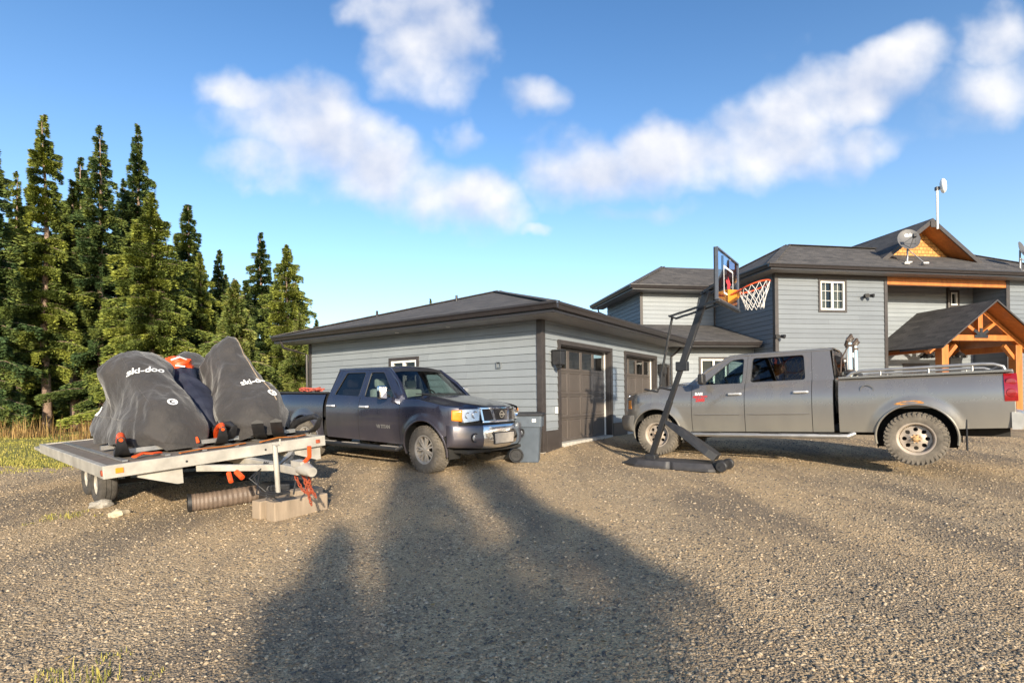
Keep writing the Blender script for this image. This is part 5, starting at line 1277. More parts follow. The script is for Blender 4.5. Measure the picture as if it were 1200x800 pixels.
for s in (-1, 1):
    m = MB(); m.tube([(-.62, s * .90, .46), (-.70, s * 1.02, .43), (-3.25, s * 1.02, .43), (-3.33, s * .94, .47)], .042, 12); m.build('step_bar', M['alu'], tb, smooth=True)
    m = MB()
    for x in (-1.1, -2.1, -3.0): m.box(x - .16, x + .16, min(s * .99, s * 1.055), max(s * .99, s * 1.055), .4735, .481)
    m.build('step_pad', M['black'], tb)
    # mud flap
    m = MB(); m.box(-B['wb'] - .60, -B['wb'] - .585, min(s * .70, s * .99), max(s * .70, s * .99), .24, .72); m.build('mud_flap', M['black'], tb)
# body crease trim, fuel cap, rack rails, exhaust stacks
for s in (-1, 1):
    for key, a, b in (('door', -1.67, -.74), ('rdoor', -2.74, -1.69)):
        m = MB(); m.tube([(a + .02 + (b - a - .04) * i / 12, s * (sideB(a + (b - a) * i / 12, .80) + .002), .80) for i in range(13)], [.004] + [.013] * 11 + [.004], 6); m.build('side_moulding', B['paint'], partsB[key, s], smooth=True)
m = MB(); mx = Matrix.Translation((-3.52, sideB(-3.52, 1.16) + .002, 1.16)) @ Matrix.Rotation(R(-90), 4, 'X'); vs, fs = ring_geom(.082, .092, 36); m.add([v + Vector((0, 0, .002)) for v in vs], fs, mx); m.build('fuel_cap', B['paint'], partsB['bed', 1], smooth=True, angle=30)
m = MB(); m.lathe([(.094, -.004), (.094, .0015), (.082, .0015), (.082, -.004)], 36, mx); m.build('fuel_cap_gap', M['black'], partsB['bed', 1])
for s in (-1, 1):
    m = MB(); y = s * .86
    m.tube([(-3.25, y, 1.39), (-3.32, y, 1.45), (-3.45, y, 1.475), (-4.90, y, 1.49), (-5.03, y, 1.48), (-5.13, y, 1.44), (-5.15, y, 1.38)], .026, 10)
    for x in (-3.7, -4.3, -4.8): m.tube([(x, y, 1.38), (x, y, 1.48)], .014, 8)
    m.build('bed_rail', M['alu'], tb, smooth=True)
m = MB(); m.tube([(-5.12, -.86, 1.45), (-5.12, .86, 1.45)], .018, 10); m.build('bed_rail', M['alu'], tb, smooth=True)
M['strapbrown'] = simple('dark_brown_wrap', (.07, .05, .04), .8, var=.4)
for y in (.56, -.30):
    m = MB(); m.tube([(-3.26, y, .9), (-3.26, y, 1.98)], .047, 18); m.tube([(-3.26, y, 1.975), (-3.275, y, 2.06)], [.047, .049], 18, caps=False)
    o = m.build('exhaust_stack', M['chrome'], tb, smooth=True, angle=50)
    m = MB()
    for z in (1.50, 1.92): m.lathe([(.049, z - .02), (.056, z - .02), (.056, z + .02), (.049, z + .02)], 18, Matrix.Translation((-3.26, y, 0)))
    m.tube([(-3.26, y + .07, 1.92), (-3.16, y + .12, 1.7), (-3.14, y + .1, 1.45)], .012, 6); m.tube([(-3.30, y - .06, 2.02), (-3.30, y + .05, 2.09), (-3.25, y + .10, 2.0), (-3.22, y + .04, 1.93)], .026, 8); m.tube([(-3.24, y - .07, 1.95), (-3.33, y - .02, 2.05)], .02, 6); m.build('strap', M['strapbrown'], o, smooth=True)
m = MB(); m.box(-3.33, -3.20, -.80, .80, 1.44, 1.49); m.build('stack_bar', M['black'], tb, bevel=.008)
dm = partsB['door', 1]
decal('lettering', 'RAM', .07, (-.86, 1.0, 1.19), (-1, 0, 0), (0, 0, 1), M['white'], dm, dm, bold=.004, lift=.005)
decal('lettering', 'HEAVY DUTY', .045, (-.89, 1.0, 1.135), (-1, 0, 0), (0, 0, 1), M['redprint'], dm, dm, bold=.003, lift=.005)
decal('lettering', '2500', .085, (-.89, 1.0, 1.075), (-1, 0, 0), (0, 0, 1), M['redprint'], dm, dm, bold=.004, lift=.005)
decal('badge', 'HEMI', .04, (-.60, 1.0, 1.20), (-1, 0, 0), (0, 0, 1), M['chrome'], partsB['fender', 1], partsB['fender', 1], bold=.003, lift=.005) if False else None
# rust patch over the rear arch
m = MB(); rs = random.Random(5); pts = []
for i in range(26):
    a = 2 * math.pi * i / 26; rr = (1 + .4 * rs.random()); x = -4.06 + .15 * rr * math.cos(a); z = .405 + .02 + .50 + .035 + .022 * rr * math.sin(a) - .10 * (x + 4.12) ** 2 * 5
    pts.append((x, sideB(x, z) + .0035, z))
m.add(pts, [tuple(range(26))]); m.build('rust_patch', simple('orange_rust', (.45, .20, .05), .9, var=.5, scale=40), partsB['bed', 1])
# ------------------------------------------------------------------ trailer   local X along its front edge, local Y towards its tail
TA = Vector((-4.11, 5.30, .62)); TX = Vector((1.58, 1.81, .16)).normalized(); TYr = Vector((-2.84, 2.48, .04)); TZ = TX.cross(TYr).normalized(); TY = TZ.cross(TX).normalized()
TM = Matrix((( TX.x, TY.x, TZ.x, TA.x), (TX.y, TY.y, TZ.y, TA.y), (TX.z, TY.z, TZ.z, TA.z), (0, 0, 0, 1)))
TW, TL = 2.42, 3.80
def build_trailer():
    t = thing('snowmobile_trailer', 'white framed flat deck trailer carrying the covered snowmobiles', 'trailer'); t.matrix_world = TM
    m = MB()
    n = 9
    for i in range(n):     # planked deck
        x0 = .06 + (TW - .12) * i / n; x1 = .06 + (TW - .12) * (i + 1) / n - .006; m.box(x0, x1, .06, TL - .06, -.025 - .002 * (i % 3), -.004 + .002 * (i % 3))
    m.build('deck', M['deckwood'], t)
    m = MB(); m.box(-.0, TW, -.002, .058, -.12, .015); m.build('front_rail', M['whitealu'], t, bevel=.006)
    m = MB(); m.box(0, .058, .0585, TL, -.12, .012); m.box(TW - .058, TW, .0585, TL, -.12, .012); m.box(.0585, TW - .0585, TL - .055, TL, -.12, .01); m.build('side_rail', M['whitealu'], t, bevel=.006)
    m = MB(); m.box(.0, TW, TL + .001, TL + .5, -.10, -.06, Matrix.Rotation(0, 4, 'X')); m.build('tail_ramp', M['whitealu'], t)
    for (x, s) in ((.30, 0), (1.95, 0)):
        m = MB(); m.add([(x, .06, -.121), (x + .42, .06, -.121), (x + .42, .06, -.30), (x + .36, .06, -.30), (x, .06, -.16),
                         (x, .10, -.121), (x + .42, .10, -.121), (x + .42, .10, -.30), (x + .36, .10, -.30), (x, .10, -.16)],
                        [(0, 1, 2, 3, 4), (9, 8, 7, 6, 5)] + [(i, i + 5, (i + 1) % 5 + 5, (i + 1) % 5) for i in range(5)]); m.build('cross_gusset', M['whitealu'], t)
    m = MB()
    for y in (.8, 1.7, 2.6, 3.4): m.box(.06, TW - .06, y, y + .05, -.12, -.03)
    m.box(.42, .50, .1, TL - .1, -.20, -.121); m.box(TW - .5, TW - .42, .1, TL - .1, -.20, -.121); m.build('frame', M['whitealu'], t)
    # tongue, coupler, jack, chains
    tx = 1.42
    m = MB(); m.bar((tx, -1.25, -.17), (tx, .6, -.17), .085, .085); m.bar((tx - .55, .05, -.16), (tx - .04, -.75, -.17), .06, .07); m.bar((tx + .55, .05, -.16), (tx + .04, -.75, -.17), .06, .07); m.build('tongue', M['whitealu'], t, bevel=.006)
    m = MB(); m.tube([(tx, -1.24, -.15), (tx, -1.38, -.14), (tx, -1.50, -.16)], [.055, .07, .05], 12); m.box(tx - .05, tx + .05, -1.36, -1.15, -.12, -.06); m.build('coupler', M['whitealu'], t, smooth=True)
    m = MB(); m.tube([(tx, -1.33, -.08), (tx + .02, -1.42, -.01), (tx + .02, -1.43, .10)], .022, 8); m.build('coupler_latch', M['orange'], t, smooth=True)
    m = MB(); m.tube([(tx - .10, -.92, .10), (tx - .10, -.92, -.42)], .026, 12); m.tube([(tx - .10, -.92, .09), (tx - .10, -1.05, .11), (tx - .10, -1.05, .17)], .010, 6); m.build('jack', M['whitealu'], t, smooth=True)
    m = MB(); m.box(tx - .19, tx - .01, -1.01, -.83, -.435, -.415); m.build('jack_foot', M['black'], t)
    ch = MB(); rs = random.Random(9)
    def chain(p, q, sag, k):
        P_ = [Vector(p).lerp(Vector(q), i / k) + Vector((0, 0, -sag * math.sin(math.pi * i / k))) for i in range(k + 1)]
        for i in range(k):
            a, b = P_[i], P_[i + 1]; d = (b - a).normalized(); up = Vector((1, 0, 0)) if i % 2 else d.cross(Vector((1, 0, 0))).normalized(); c = (a + b) / 2; L = (b - a).length * .72
            ch.tube([c + d * (L * math.cos(w)) + up * (.014 * math.sin(w)) for w in [j * math.pi / 5 for j in range(10)]], .0055, 5, closed=True)
    chain((tx + .05, -1.15, -.20), (tx + .10, -1.35, -.46), -.0, 11); chain((tx + .05, -1.2, -.20), (tx + .08, -1.28, -.55), .02, 13); chain((tx + .06, -1.3, -.18), (tx + .12, -1.22, -.44), .05, 12); chain((tx + .0, -1.1, -.2), (tx + .09, -1.3, -.4), .10, 12)
    ch.build('safety_chain', M['rust'], t)
    m = MB()
    for k in range(3):
        m.tube([(tx - .04, -.5 - .05 * k, -.13), (tx - .2 - .05 * k, -.7, -.25), (tx - .3 + .05 * k, -.85, -.40), (tx - .15, -.98 - .05 * k, -.46 + .03 * k)], .008, 6)
    m.tube([(tx - .04, -.9, -.12), (tx + .02, -1.05, -.02), (tx + .04, -1.1, -.2), (tx - .03, -1.12, -.43)], .010, 6); m.build('wiring', M['black'], t, smooth=True)
    m = MB(); m.tube([(tx - .32, -.42, -.20), (tx - .3, -.52, -.26)], .03, 8); m.tube([(tx - .40, -.42, -.2), (tx - .42, -.52, -.28)], .025, 8); m.build('hook', M['orange'], t, smooth=True)
    # marker lamps
    for (a, b, c, d, mt) in (((.10, -.012, -.055), (.17, -.0025, -.02), 0, 0, 'amber'), ((TW - .14, -.012, -.055), (TW - .08, -.0025, -.025), 0, 0, 'rust')):
        m = MB(); m.box(a[0], b[0], a[1], b[1], a[2] - .02, b[2] + .0); m.build('marker_lamp', M[mt], t, bevel=.01)
    m = MB(); m.lathe([(0, .01), (.03, .008), (.034, 0)], 14, Matrix.Translation((-.001, .05, -.06)) @ Matrix.Rotation(R(-90), 4, 'Y')); m.build('marker_lamp', M['rust'], t)
    for x in (.75, 1.62): 
        m = MB(); m.lathe([(0, .004), (.012, .003), (.014, 0)], 10, Matrix.Translation((x, -.0025, -.06)) @ Matrix.Rotation(R(90), 4, 'X')); m.build('bolt', M['black'], t)
    # rails the skis run on and loose straps
    m = MB()
    for x in (.22, .62, 1.0, 1.36, 1.72, 2.12): m.box(x, x + .05, .25, 3.5, .002, .02)
    m.build('ski_glide', M['alu'], t)
    m = MB(); m.bar((.25, .66, .07), (2.30, .60, .07), .05, .05); m.bar((.3, 1.6, .05), (2.3, 1.6, .05), .05, .05); m.build('tie_down_bar', M['alu'], t)
    return t
M['deckwood'] = wood('weathered_deck_planks', (.13, .105, .085), (.22, .185, .15), .85)
trailer = build_trailer()
TI = TM.inverted()
# wheels stand on the ground: tandem on the left, tandem on the right
for (wx, wy, g) in ((-5.43, 7.03, 0), (-6.00, 7.58, 0), (-4.30, 8.42, 1), (-4.86, 8.92, 1)):
    w = bpy.data.objects.new('wheel', None); COL.objects.link(w); w.parent = trailer
    rad = .265; z = ground_z(wx, wy) + rad - .01; ax = Vector((TX.x, TX.y, 0)).normalized() * (-1 if not g else 1)
    fwd = Vector((ax.y, -ax.x, 0)); mw = Matrix(((fwd.x, ax.x, 0, wx), (fwd.y, ax.y, 0, wy), (0, 0, 1, z), (0, 0, 0, 1)))
    w.matrix_local = TI @ mw
    m = MB(); h = .105; rr = .15
    m.lathe([(rr, -h * .8), (rr + .02, -h), (.22, -h * 1.02), (rad - .015, -h * .9), (rad, -h * .7), (rad, -h * .3), (rad - .008, -h * .27), (rad - .008, -h * .22), (rad, -h * .2), (rad, h * .2), (rad - .008, h * .22), (rad - .008, h * .27), (rad, h * .3), (rad, h * .7), (rad - .015, h * .9), (.22, h * 1.02), (rr + .02, h), (rr, h * .8)], 40, axis='y'); m.build('tyre', M['rubber'], w, smooth=True, angle=40)
    m = MB(); m.lathe([(rr, -h * .8), (rr - .01, h * .8), (rr - .02, h * .6), (rr - .04, h * .2), (.06, h * .35), (.045, h * .75), (0, h * .8)], 32, axis='y')
    for i in range(5):
        a = 2 * math.pi * i / 5; m.lathe([(0, h * .55), (.012, h * .5), (.012, h * .3)], 6, Matrix.Translation((.075 * math.cos(a), 0, .075 * math.sin(a))), axis='y')
    m.build('rim', M['whitealu'], w, smooth=True, angle=40)
m = MB()
for (wx, wy) in ((-5.36, 7.12), (-5.93, 7.66)):
    p = TI @ Vector((wx, wy, ground_z(wx, wy) + .25)); m.bar(p, p + Vector((1.6, .0, -.10)), .06, .06)
    m.bar(p + Vector((.15, 0, 0)), (p.x + .15, p.y + .1, -.2), .05, .05)
m.build('axle', M['well'], trailer)

# ------------------------------------------------------------------ covered snowmobiles
PROF = [  # x, zbot, wbot, zmid, wmid, zsh, wsh, ztop
    (1.36, .05, .16, .16, .16, .30, .08, .36), (1.22, .06, .30, .26, .32, .46, .20, .54), (.98, .08, .40, .34, .42, .64, .26, .72),
    (.70, .07, .44, .40, .42, .80, .24, .90), (.42, .07, .44, .46, .37, 1.00, .24, 1.10), (.20, .08, .42, .50, .33, 1.04, .35, 1.26), (.02, .08, .40, .50, .31, 1.02, .42, 1.30), (-.14, .08, .38, .50, .29, .98, .40, 1.15),
    (-.36, .09, .38, .46, .28, .80, .24, .94), (-.70, .10, .38, .42, .28, .62, .18, .76), (-1.10, .10, .37, .40, .28, .60, .17, .73), (-1.40, .12, .34, .38, .26, .54, .15, .66), (-1.56, .08, .24, .3, .2, .45, .10, .50)]
def catmull(P, n):
    out = []
    for i in range(len(P) - 1):
        p0, p1, p2, p3 = P[max(0, i - 1)], P[i], P[i + 1], P[min(len(P) - 1, i + 2)]
        for j in range(n):
            t = j / n; out.append(tuple(.5 * ((2 * b) + (-a + c) * t + (2 * a - 5 * b + 4 * c - d) * t * t + (-a + 3 * b - 3 * c + d) * t ** 3) for a, b, c, d in zip(p0, p1, p2, p3)))
    out.append(P[-1]); return out
def cover(parent, prof, seed, mat, asym=0.0, wr=1.0, zs=1.0, ws=1.0):
    st = catmull(prof, 11); m = MB(); vs = []; nv = 0
    for (x, zb, wb, zm, wm, zs_, w_, zt) in st:
        half = [(wb * ws, zb), (max(wb, wm) * 1.0 * ws, zb + .10), (wm * 1.02 * ws, zm), ((wm + w_) / 2 * ws, (zm + zs_) / 2), (w_ * ws, zs_), (w_ * .55 * ws, zs_ + (zt - zs_) * .72), (.0, zt)]
        half = catmull([(a, b * zs) for a, b in half], 8)
        full = half + [(-a, b) for a, b in half[-2::-1]]
        nv = len(full)
        for k, (y, z) in enumerate(full): vs.append(Vector((x, y, z + asym * y * max(0, z - .7))))
    rows = len(st)
    # wrinkles: broad hanging folds plus creases running from the high points to the hem
    out = []
    for i, v in enumerate(vs):
        s = Vector((seed * 3.1, 0, 0)); r = v - Vector((v.x, 0, .45)); r = r.normalized() if r.length > 1e-4 else Vector((0, 0, 1))
        a = noise.noise(Vector((v.x * 2.2, v.y * 2.2, v.z * 1.2)) + s) * .055
        w2 = v + Vector((noise.noise(v * 2.2 + s), noise.noise(v * 2.2 - s), 0)) * .22
        b = (abs(noise.noise(Vector((w2.x * 4.2 + w2.z * 1.6, w2.y * 4.2, w2.z * .8)) + s)) - .18) * -.055
        b2 = (abs(noise.noise(Vector((w2.x * 9 - w2.z * 5.5, w2.y * 8, w2.z * 1.4)) - s)) - .18) * -.016
        th_ = math.atan2(v.x - .08, 1.28 - v.z); ds = math.hypot(v.x - .08, 1.28 - v.z); b += .024 * min(1, ds / .7) * math.sin(th_ * 13 + v.y * 3 + seed + 2.6 * noise.noise(v * 1.8 + s)) * (.5 + noise.noise(v * 1.1 - s))
        c = noise.noise(Vector((v.x * 19 + v.z * 6, v.y * 17, v.z * 9)) + s) * .0035
        hem = max(0, min(1, (.34 - v.z) / .30))
        d = math.sin(v.x * 15 + seed + 4 * noise.noise(v * 2 + s)) * .045 * hem
        p = v + r * (a + b + b2 + c + d) * wr; p.z += .05 * hem * hem * math.sin(v.x * 6 + v.y * 5 + seed); p.z = max(p.z, .02 + .02 * abs(noise.noise(v * 9))); out.append(p)
    fs = [(i * nv + j, i * nv + j + 1, (i + 1) * nv + j + 1, (i + 1) * nv + j) for i in range(rows - 1) for j in range(nv - 1)] + [tuple(range(nv)), tuple(range((rows - 1) * nv, rows * nv))]
    m.add(out, fs); o = m.build('cover', mat, parent, smooth=True, angle=75)
    return o
def ski(parent, y, col, turn=0.0, x0=.95):
    m = MB(); c, s = math.cos(turn), math.sin(turn)
    def T(x, yy, z): return (x0 + x * c - (yy) * s, y + x * s + yy * c, z)
    path = [(-.55, .03), (-.3, .012), (.1, .012), (.3, .03), (.42, .10), (.50, .22)]
    vs = []; 
    for i, (x, z) in enumerate(path):
        w = (.07, .08, .08, .075, .06, .035)[i]
        vs += [T(x, -w, z), T(x, w, z), T(x, w, z + .018), T(x, 0, z + .04), T(x, -w, z + .018)]
    k = 5; m.add(vs, [(i * k + j, i * k + (j + 1) % k, (i + 1) * k + (j + 1) % k, (i + 1) * k + j) for i in range(len(path) - 1) for j in range(k)] + [tuple(range(k)), tuple(range(25, 30))])
    o = m.build('ski', M['black'], parent, smooth=True, angle=40)
    m = MB(); pp = [T(-.15, 0, .05), T(.02, 0, .17), T(.22, 0, .23), T(.40, 0, .26), T(.50, 0, .22)]; m.tube(pp, [.045, .05, .045, .04, .02], 10); m.build('ski_handle', M['orange'] if col else M['black'], o, smooth=True)
    m = MB(); m.tube([T(-.1, 0, .06), T(-.12, -.0, .2), (x0 - .25, y * .75, .32)], .022, 8); m.build('spindle', M['orange'] if col == 2 else M['black'], o)
def sled_matrix(a, b, yaw=0, h=0):
    """nose points to the trailer's front edge"""
    L = Matrix(((0, 1, 0, a), (-1, 0, 0, b), (0, 0, 1, h), (0, 0, 0, 1))) @ Matrix.Rotation(yaw, 4, 'Z')
    return TM @ L
t = thing('covered_snowmobile', 'snowmobile under a charcoal cover at the left end of the trailer', 'snowmobile', group='covered snowmobiles on the trailer')
t.matrix_world = sled_matrix(.83, 1.90, R(2)); c1 = cover(t, [(x if x > -.4 else -.4 + (x + .4) * .72, *r_) for x, *r_ in PROF], 2.0, M['fabric'], asym=-.06, zs=.98, ws=1.0)
ski(t, -.50, 1, R(-14), .98); ski(t, .50, 0, R(8), .98)
# local y left of the sled = +trailer X side?  the side towards the camera is y<0
def deco(t, c, word, at, n, s1, ring_at, side_at=None, tilt=0):
    n = Vector(n).normalized(); ux = Vector((-n.y, n.x, 0)).normalized(); uy = n.cross(ux)
    ux2 = ux * math.cos(tilt) + uy * math.sin(tilt); uy2 = n.cross(ux2)
    decal('lettering', word, s1, at, ux2, uy2, M['white'], t, c, bold=.003, shear=.2, lift=.010)
    vs, fs = ring_geom(.033, .056, 30); g = [v for v in vs]; k = len(g); g += [Vector((-.01, -.012, 0)), Vector((.05, -.012, 0)), Vector((.05, .012, 0)), Vector((-.01, .012, 0))]
    decal('emblem', '', 1, ring_at, ux2, uy2, M['white'], t, c, lift=.011, geom=(g, fs + [(k, k + 1, k + 2, k + 3)]))
    if side_at:
        p, nn, word2, ss = side_at; nn = Vector(nn).normalized(); u1 = Vector((-nn.y, nn.x, 0)).normalized(); u2 = nn.cross(u1)
        decal('lettering', word2, ss, p, u1, u2, M['white'], t, c, bold=.02, shear=.1, lift=.010)
deco(t, c1, 'ski-doo', (.62, -.09, 1.02), (1, -.25, .45), .135, (.98, .05, .50), ((-.95, -.36, .44), (-.35, -1, .1), '00', .20), tilt=R(4))
def seam(t, c, pts2, mat):
    me = c.data; bv = BVHTree.FromPolygons([v.co for v in me.vertices], [tuple(p.vertices) for p in me.polygons]); out = []
    for (o, d) in pts2:
        h = bv.ray_cast(Vector(o), Vector(d).normalized())
        if h[0]: out.append(h[0] + h[1] * .003)
    if len(out) > 2: m = MB(); m.tube(out, .005, 5); m.build('seam', mat, t, smooth=True)
seam(t, c1, [((.2 + 1.0 * i / 24, -.22, 3), (0, 0, -1)) for i in range(25)], M['fabric']); seam(t, c1, [((-.9 + 2.0 * i / 30, -2, .40), (0, 1, 0)) for i in range(31)], M['fabric'])
t = thing('covered_snowmobile', 'tallest snowmobile under a charcoal cover at the right end of the trailer', 'snowmobile', group='covered snowmobiles on the trailer')
t.matrix_world = sled_matrix(1.93, 1.78, R(-3))
PROF2 = [(x, a, b, c, d, e * (1.0 + .14 * math.exp(-((x - .05) / .38) ** 2)), f * (1 - .42 * math.exp(-((x - .1) / .3) ** 2)), g * (1.0 + .16 * math.exp(-((x - .12) / .34) ** 2))) for (x, a, b, c, d, e, f, g) in PROF]
c2 = cover(t, PROF2, 5.3, M['fabric'], asym=.02, zs=.98, ws=1.02)
ski(t, -.50, 1, R(-10), 1.0); ski(t, .50, 0, R(16), 1.05)
deco(t, c2, 'ski-doo', (.86, .08, .80), (1, .25, .35), .125, (1.0, .16, .58), ((-.15, -.5, .62), (-.2, -1, .1), '0', .17), tilt=R(2))
m = MB(); pts = []
me = c2.data; bvh = BVHTree.FromPolygons([v.co for v in me.vertices], [tuple(p.vertices) for p in me.polygons])
for i in range(22):
    x = .05 + 1.15 * i / 21; h = bvh.ray_cast(Vector((x, .10 + .1 * i / 21, 3)), Vector((0, 0, -1)))
    if h[0]: pts.append(h[0] + Vector((0, 0, .004)))
m.tube(pts, .007, 5); m.build('piping', M['oldwood'], t, smooth=True)
t = thing('covered_snowmobile', 'low snowmobile under a dark navy cover between the charcoal ones', 'snowmobile', group='covered snowmobiles on the trailer')
t.matrix_world = sled_matrix(1.36, 2.35, R(2))
c3 = cover(t, [(x * .9, a, b, c, d, e * .98, f, g * .98) for (x, a, b, c, d, e, f, g) in PROF], 8.1, M['bluefabric'], zs=.94, ws=.72)
t = thing('covered_snowmobile', 'rearmost covered snowmobile showing a yellow mark behind the tallest one', 'snowmobile', group='covered snowmobiles on the trailer')
t.matrix_world = sled_matrix(1.75, 2.95, R(-3))
c4 = cover(t, PROF, 11.7, M['fabric'], zs=1.0, ws=.9)
decal('emblem', '', 1, (.5, -.2, 1.05), (.4, 1, 0), (-.3, .1, 1), M['yellow'], t, c4, lift=.01, geom=([Vector((0, -.09, 0)), Vector((.09, .05, 0)), Vector((.03, .08, 0)), Vector((-.09, .05, 0))], [(0, 1, 2, 3)]))
# crumpled orange bag on top of the navy cover
t = thing('orange_bag', 'crumpled orange bag tucked on top of the dark navy snowmobile cover', 'bag'); t.matrix_world = sled_matrix(1.38, 2.15, 0, 1.06)
m = MB()
def bag(u, v):
    th = 2 * math.pi * u; ph = math.pi * v; p = Vector((.16 * math.sin(ph) * math.cos(th), .20 * math.sin(ph) * math.sin(th), .13 * math.cos(ph))); return tuple(p * (1 + .30 * noise.noise(p * 11) + .18 * abs(noise.noise(p * 26))))
m.grid(bag, 40, 24); m.build('bag', M['orange'], t, smooth=True, angle=30)
m = MB(); m.tube([(.1, -.1, .08), (.14, 0, .12), (.1, .1, .08)], .012, 6); m.tube([(.13, -.06, .0), (.17, .05, -.02)], .012, 6); m.build('strap', M['white'], t)
# ratchet straps and grey pads lying on the deck
def strap(lbl, pts, r, mat, flat=3.0):
    o = thing('ratchet_strap', lbl, 'strap'); o.matrix_world = TM; m = MB(); m.tube(pts, r, 8, sx=flat); m.build('strap', mat, o, smooth=True); return o
strap('short orange strap on the deck between the front skis of the left sled', [(.35, .34, .03), (.45, .42, .05), (.52, .36, .04), (.62, .45, .03)], .012, M['orange'])
strap('faded tan strap lying along the middle of the trailer front edge', [(.75, .20, .02), (1.0, .27, .025), (1.25, .22, .02), (1.5, .30, .02)], .009, M['timber'])
strap('tan strap lying on the deck near the trailer corner beside the pickup', [(1.65, .2, .02), (1.9, .26, .04), (2.1, .22, .025), (2.3, .32, .02)], .009, M['timber'])
t = thing('orange_fuel_cap', 'orange block wedged under the front of the left sled cover', 'wedge'); t.matrix_world = TM @ Matrix.Translation((.98, .60, .1))
m = MB(); m.prism(roundpoly([(-.10, -.03), (.10, -.03), (.08, .05), (-.06, .06)], .02), -.05, .05, 'y'); m.lathe([(0, .075), (.03, .07), (.03, .055)], 12); m.build('body', M['orange'], t, bevel=.01)
t = thing('spare_skis', 'pair of black loose skis lying at the trailer corner by the pickup', 'skis'); t.matrix_world = TM @ Matrix.Translation((2.05, .75, .03)) @ Matrix.Rotation(R(-120), 4, 'Z')
for dy in (-.1, .12):
    m = MB(); pth = [(-.5, .02), (-.2, 0), (.3, 0), (.5, .08), (.62, .22)]; vs = []
    for (x, z) in pth: vs += [(x, dy - .07, z), (x, dy + .07, z), (x, dy + .07, z + .02), (x, dy, z + .05), (x, dy - .07, z + .02)]
    m.add(vs, [(i * 5 + j, i * 5 + (j + 1) % 5, (i + 1) * 5 + (j + 1) % 5, (i + 1) * 5 + j) for i in range(4) for j in range(5)] + [(0, 1, 2, 3, 4), (20, 21, 22, 23, 24)])
    m.tube([(-.1, dy, .05), (.0, dy, .2), (.25, dy, .22), (.5, dy, .12)], .018, 8); m.build('ski', M['black'], t, smooth=True, angle=40)

# ------------------------------------------------------------------ things on the ground by the trailer
def beam(lbl, p, q, w, h, mat, lift=0):
    t = thing('timber_block', lbl, 'timber', ((p[0] + q[0]) / 2, (p[1] + q[1]) / 2, ground_z((p[0] + q[0]) / 2, (p[1] + q[1]) / 2) + lift), math.atan2(q[1] - p[1], q[0] - p[0]), 'timbers under the trailer jack')
    L = math.hypot(q[0] - p[0], q[1] - p[1]); m = MB(); m.grid(lambda u, v: (0, 0, 0), 1, 1) if False else None
    n = 10; vs = []
    for i in range(n + 1):
        x = -L / 2 + L * i / n; k = 1 + .03 * noise.noise(Vector((x * 6, lift, 0)))
        vs += [(x, -w / 2 * k, -.02), (x, w / 2 * k, -.02), (x, w / 2 * k, h * k), (x, -w / 2 * k, h * k)]
    m.add(vs, [(i * 4 + j, i * 4 + (j + 1) % 4, (i + 1) * 4 + (j + 1) % 4, (i + 1) * 4 + j) for i in range(n) for j in range(4)] + [(0, 1, 2, 3), (n * 4, n * 4 + 1, n * 4 + 2, n * 4 + 3)])
    o = m.build('beam', mat, t, bevel=.012)
    m = MB()
    for x in (-L * .2, L * .22): m.lathe([(.012, h + .004), (.02, h + .004)], 10, Matrix.Translation((x, .01, 0)))
    m.build('nail', M['rust'], t)
    return t
beam('front weathered square timber under the trailer jack, sunlit side facing out', (-2.72, 5.92), (-2.33, 6.50), .17, .20, M['oldwood'])
beam('rear weathered timber half hidden behind the front one under the jack', (-2.93, 6.02), (-2.56, 6.62), .16, .19, M['oldwood'])
beam('small upper timber offcut under the jack foot', (-2.66, 6.32), (-2.42, 6.6), .2, .05, M['oldwood'], .20)
def duct(lbl, nm, pts, r, mat, ribs=True, cat='hose'):
    t = thing(nm, lbl, cat, pts[0]); P_ = [Vector(p) - Vector(pts[0]) for p in pts]
    cr = catmull([tuple(p) for p in P_], 14); m = MB(); rad = [r * (1 + (.035 if i % 2 else -.02)) for i in range(len(cr))]
    m.tube(cr, rad, 26, caps=False); m.tube([tuple(Vector(p)) for p in cr[::-1]], [x * .93 for x in rad[::-1]], 26, caps=False); m.build('tube', mat, t, smooth=False, recalc=False)
    d = (Vector(cr[1]) - Vector(cr[0])).normalized(); q = d.to_track_quat('Z', 'Y').to_matrix().to_4x4()
    m = MB(); m.lathe([(r * .86, -.01), (r * 1.08, -.01), (r * 1.08, .03), (r * .86, .03)], 30, q); m.build('collar', M['black'], t, smooth=True, angle=40); return t
g = lambda x, y: ground_z(x, y)
duct('brown corrugated hose lying on the gravel with its open end to the left', 'corrugated_hose', [(-3.93, 6.40, g(-3.93, 6.4) + .105), (-3.72, 6.55, g(-3.7, 6.5) + .105), (-3.42, 6.80, g(-3.4, 6.8) + .11), (-3.15, 7.0, g(-3.1, 7) + .11)], .105, M['duct'])
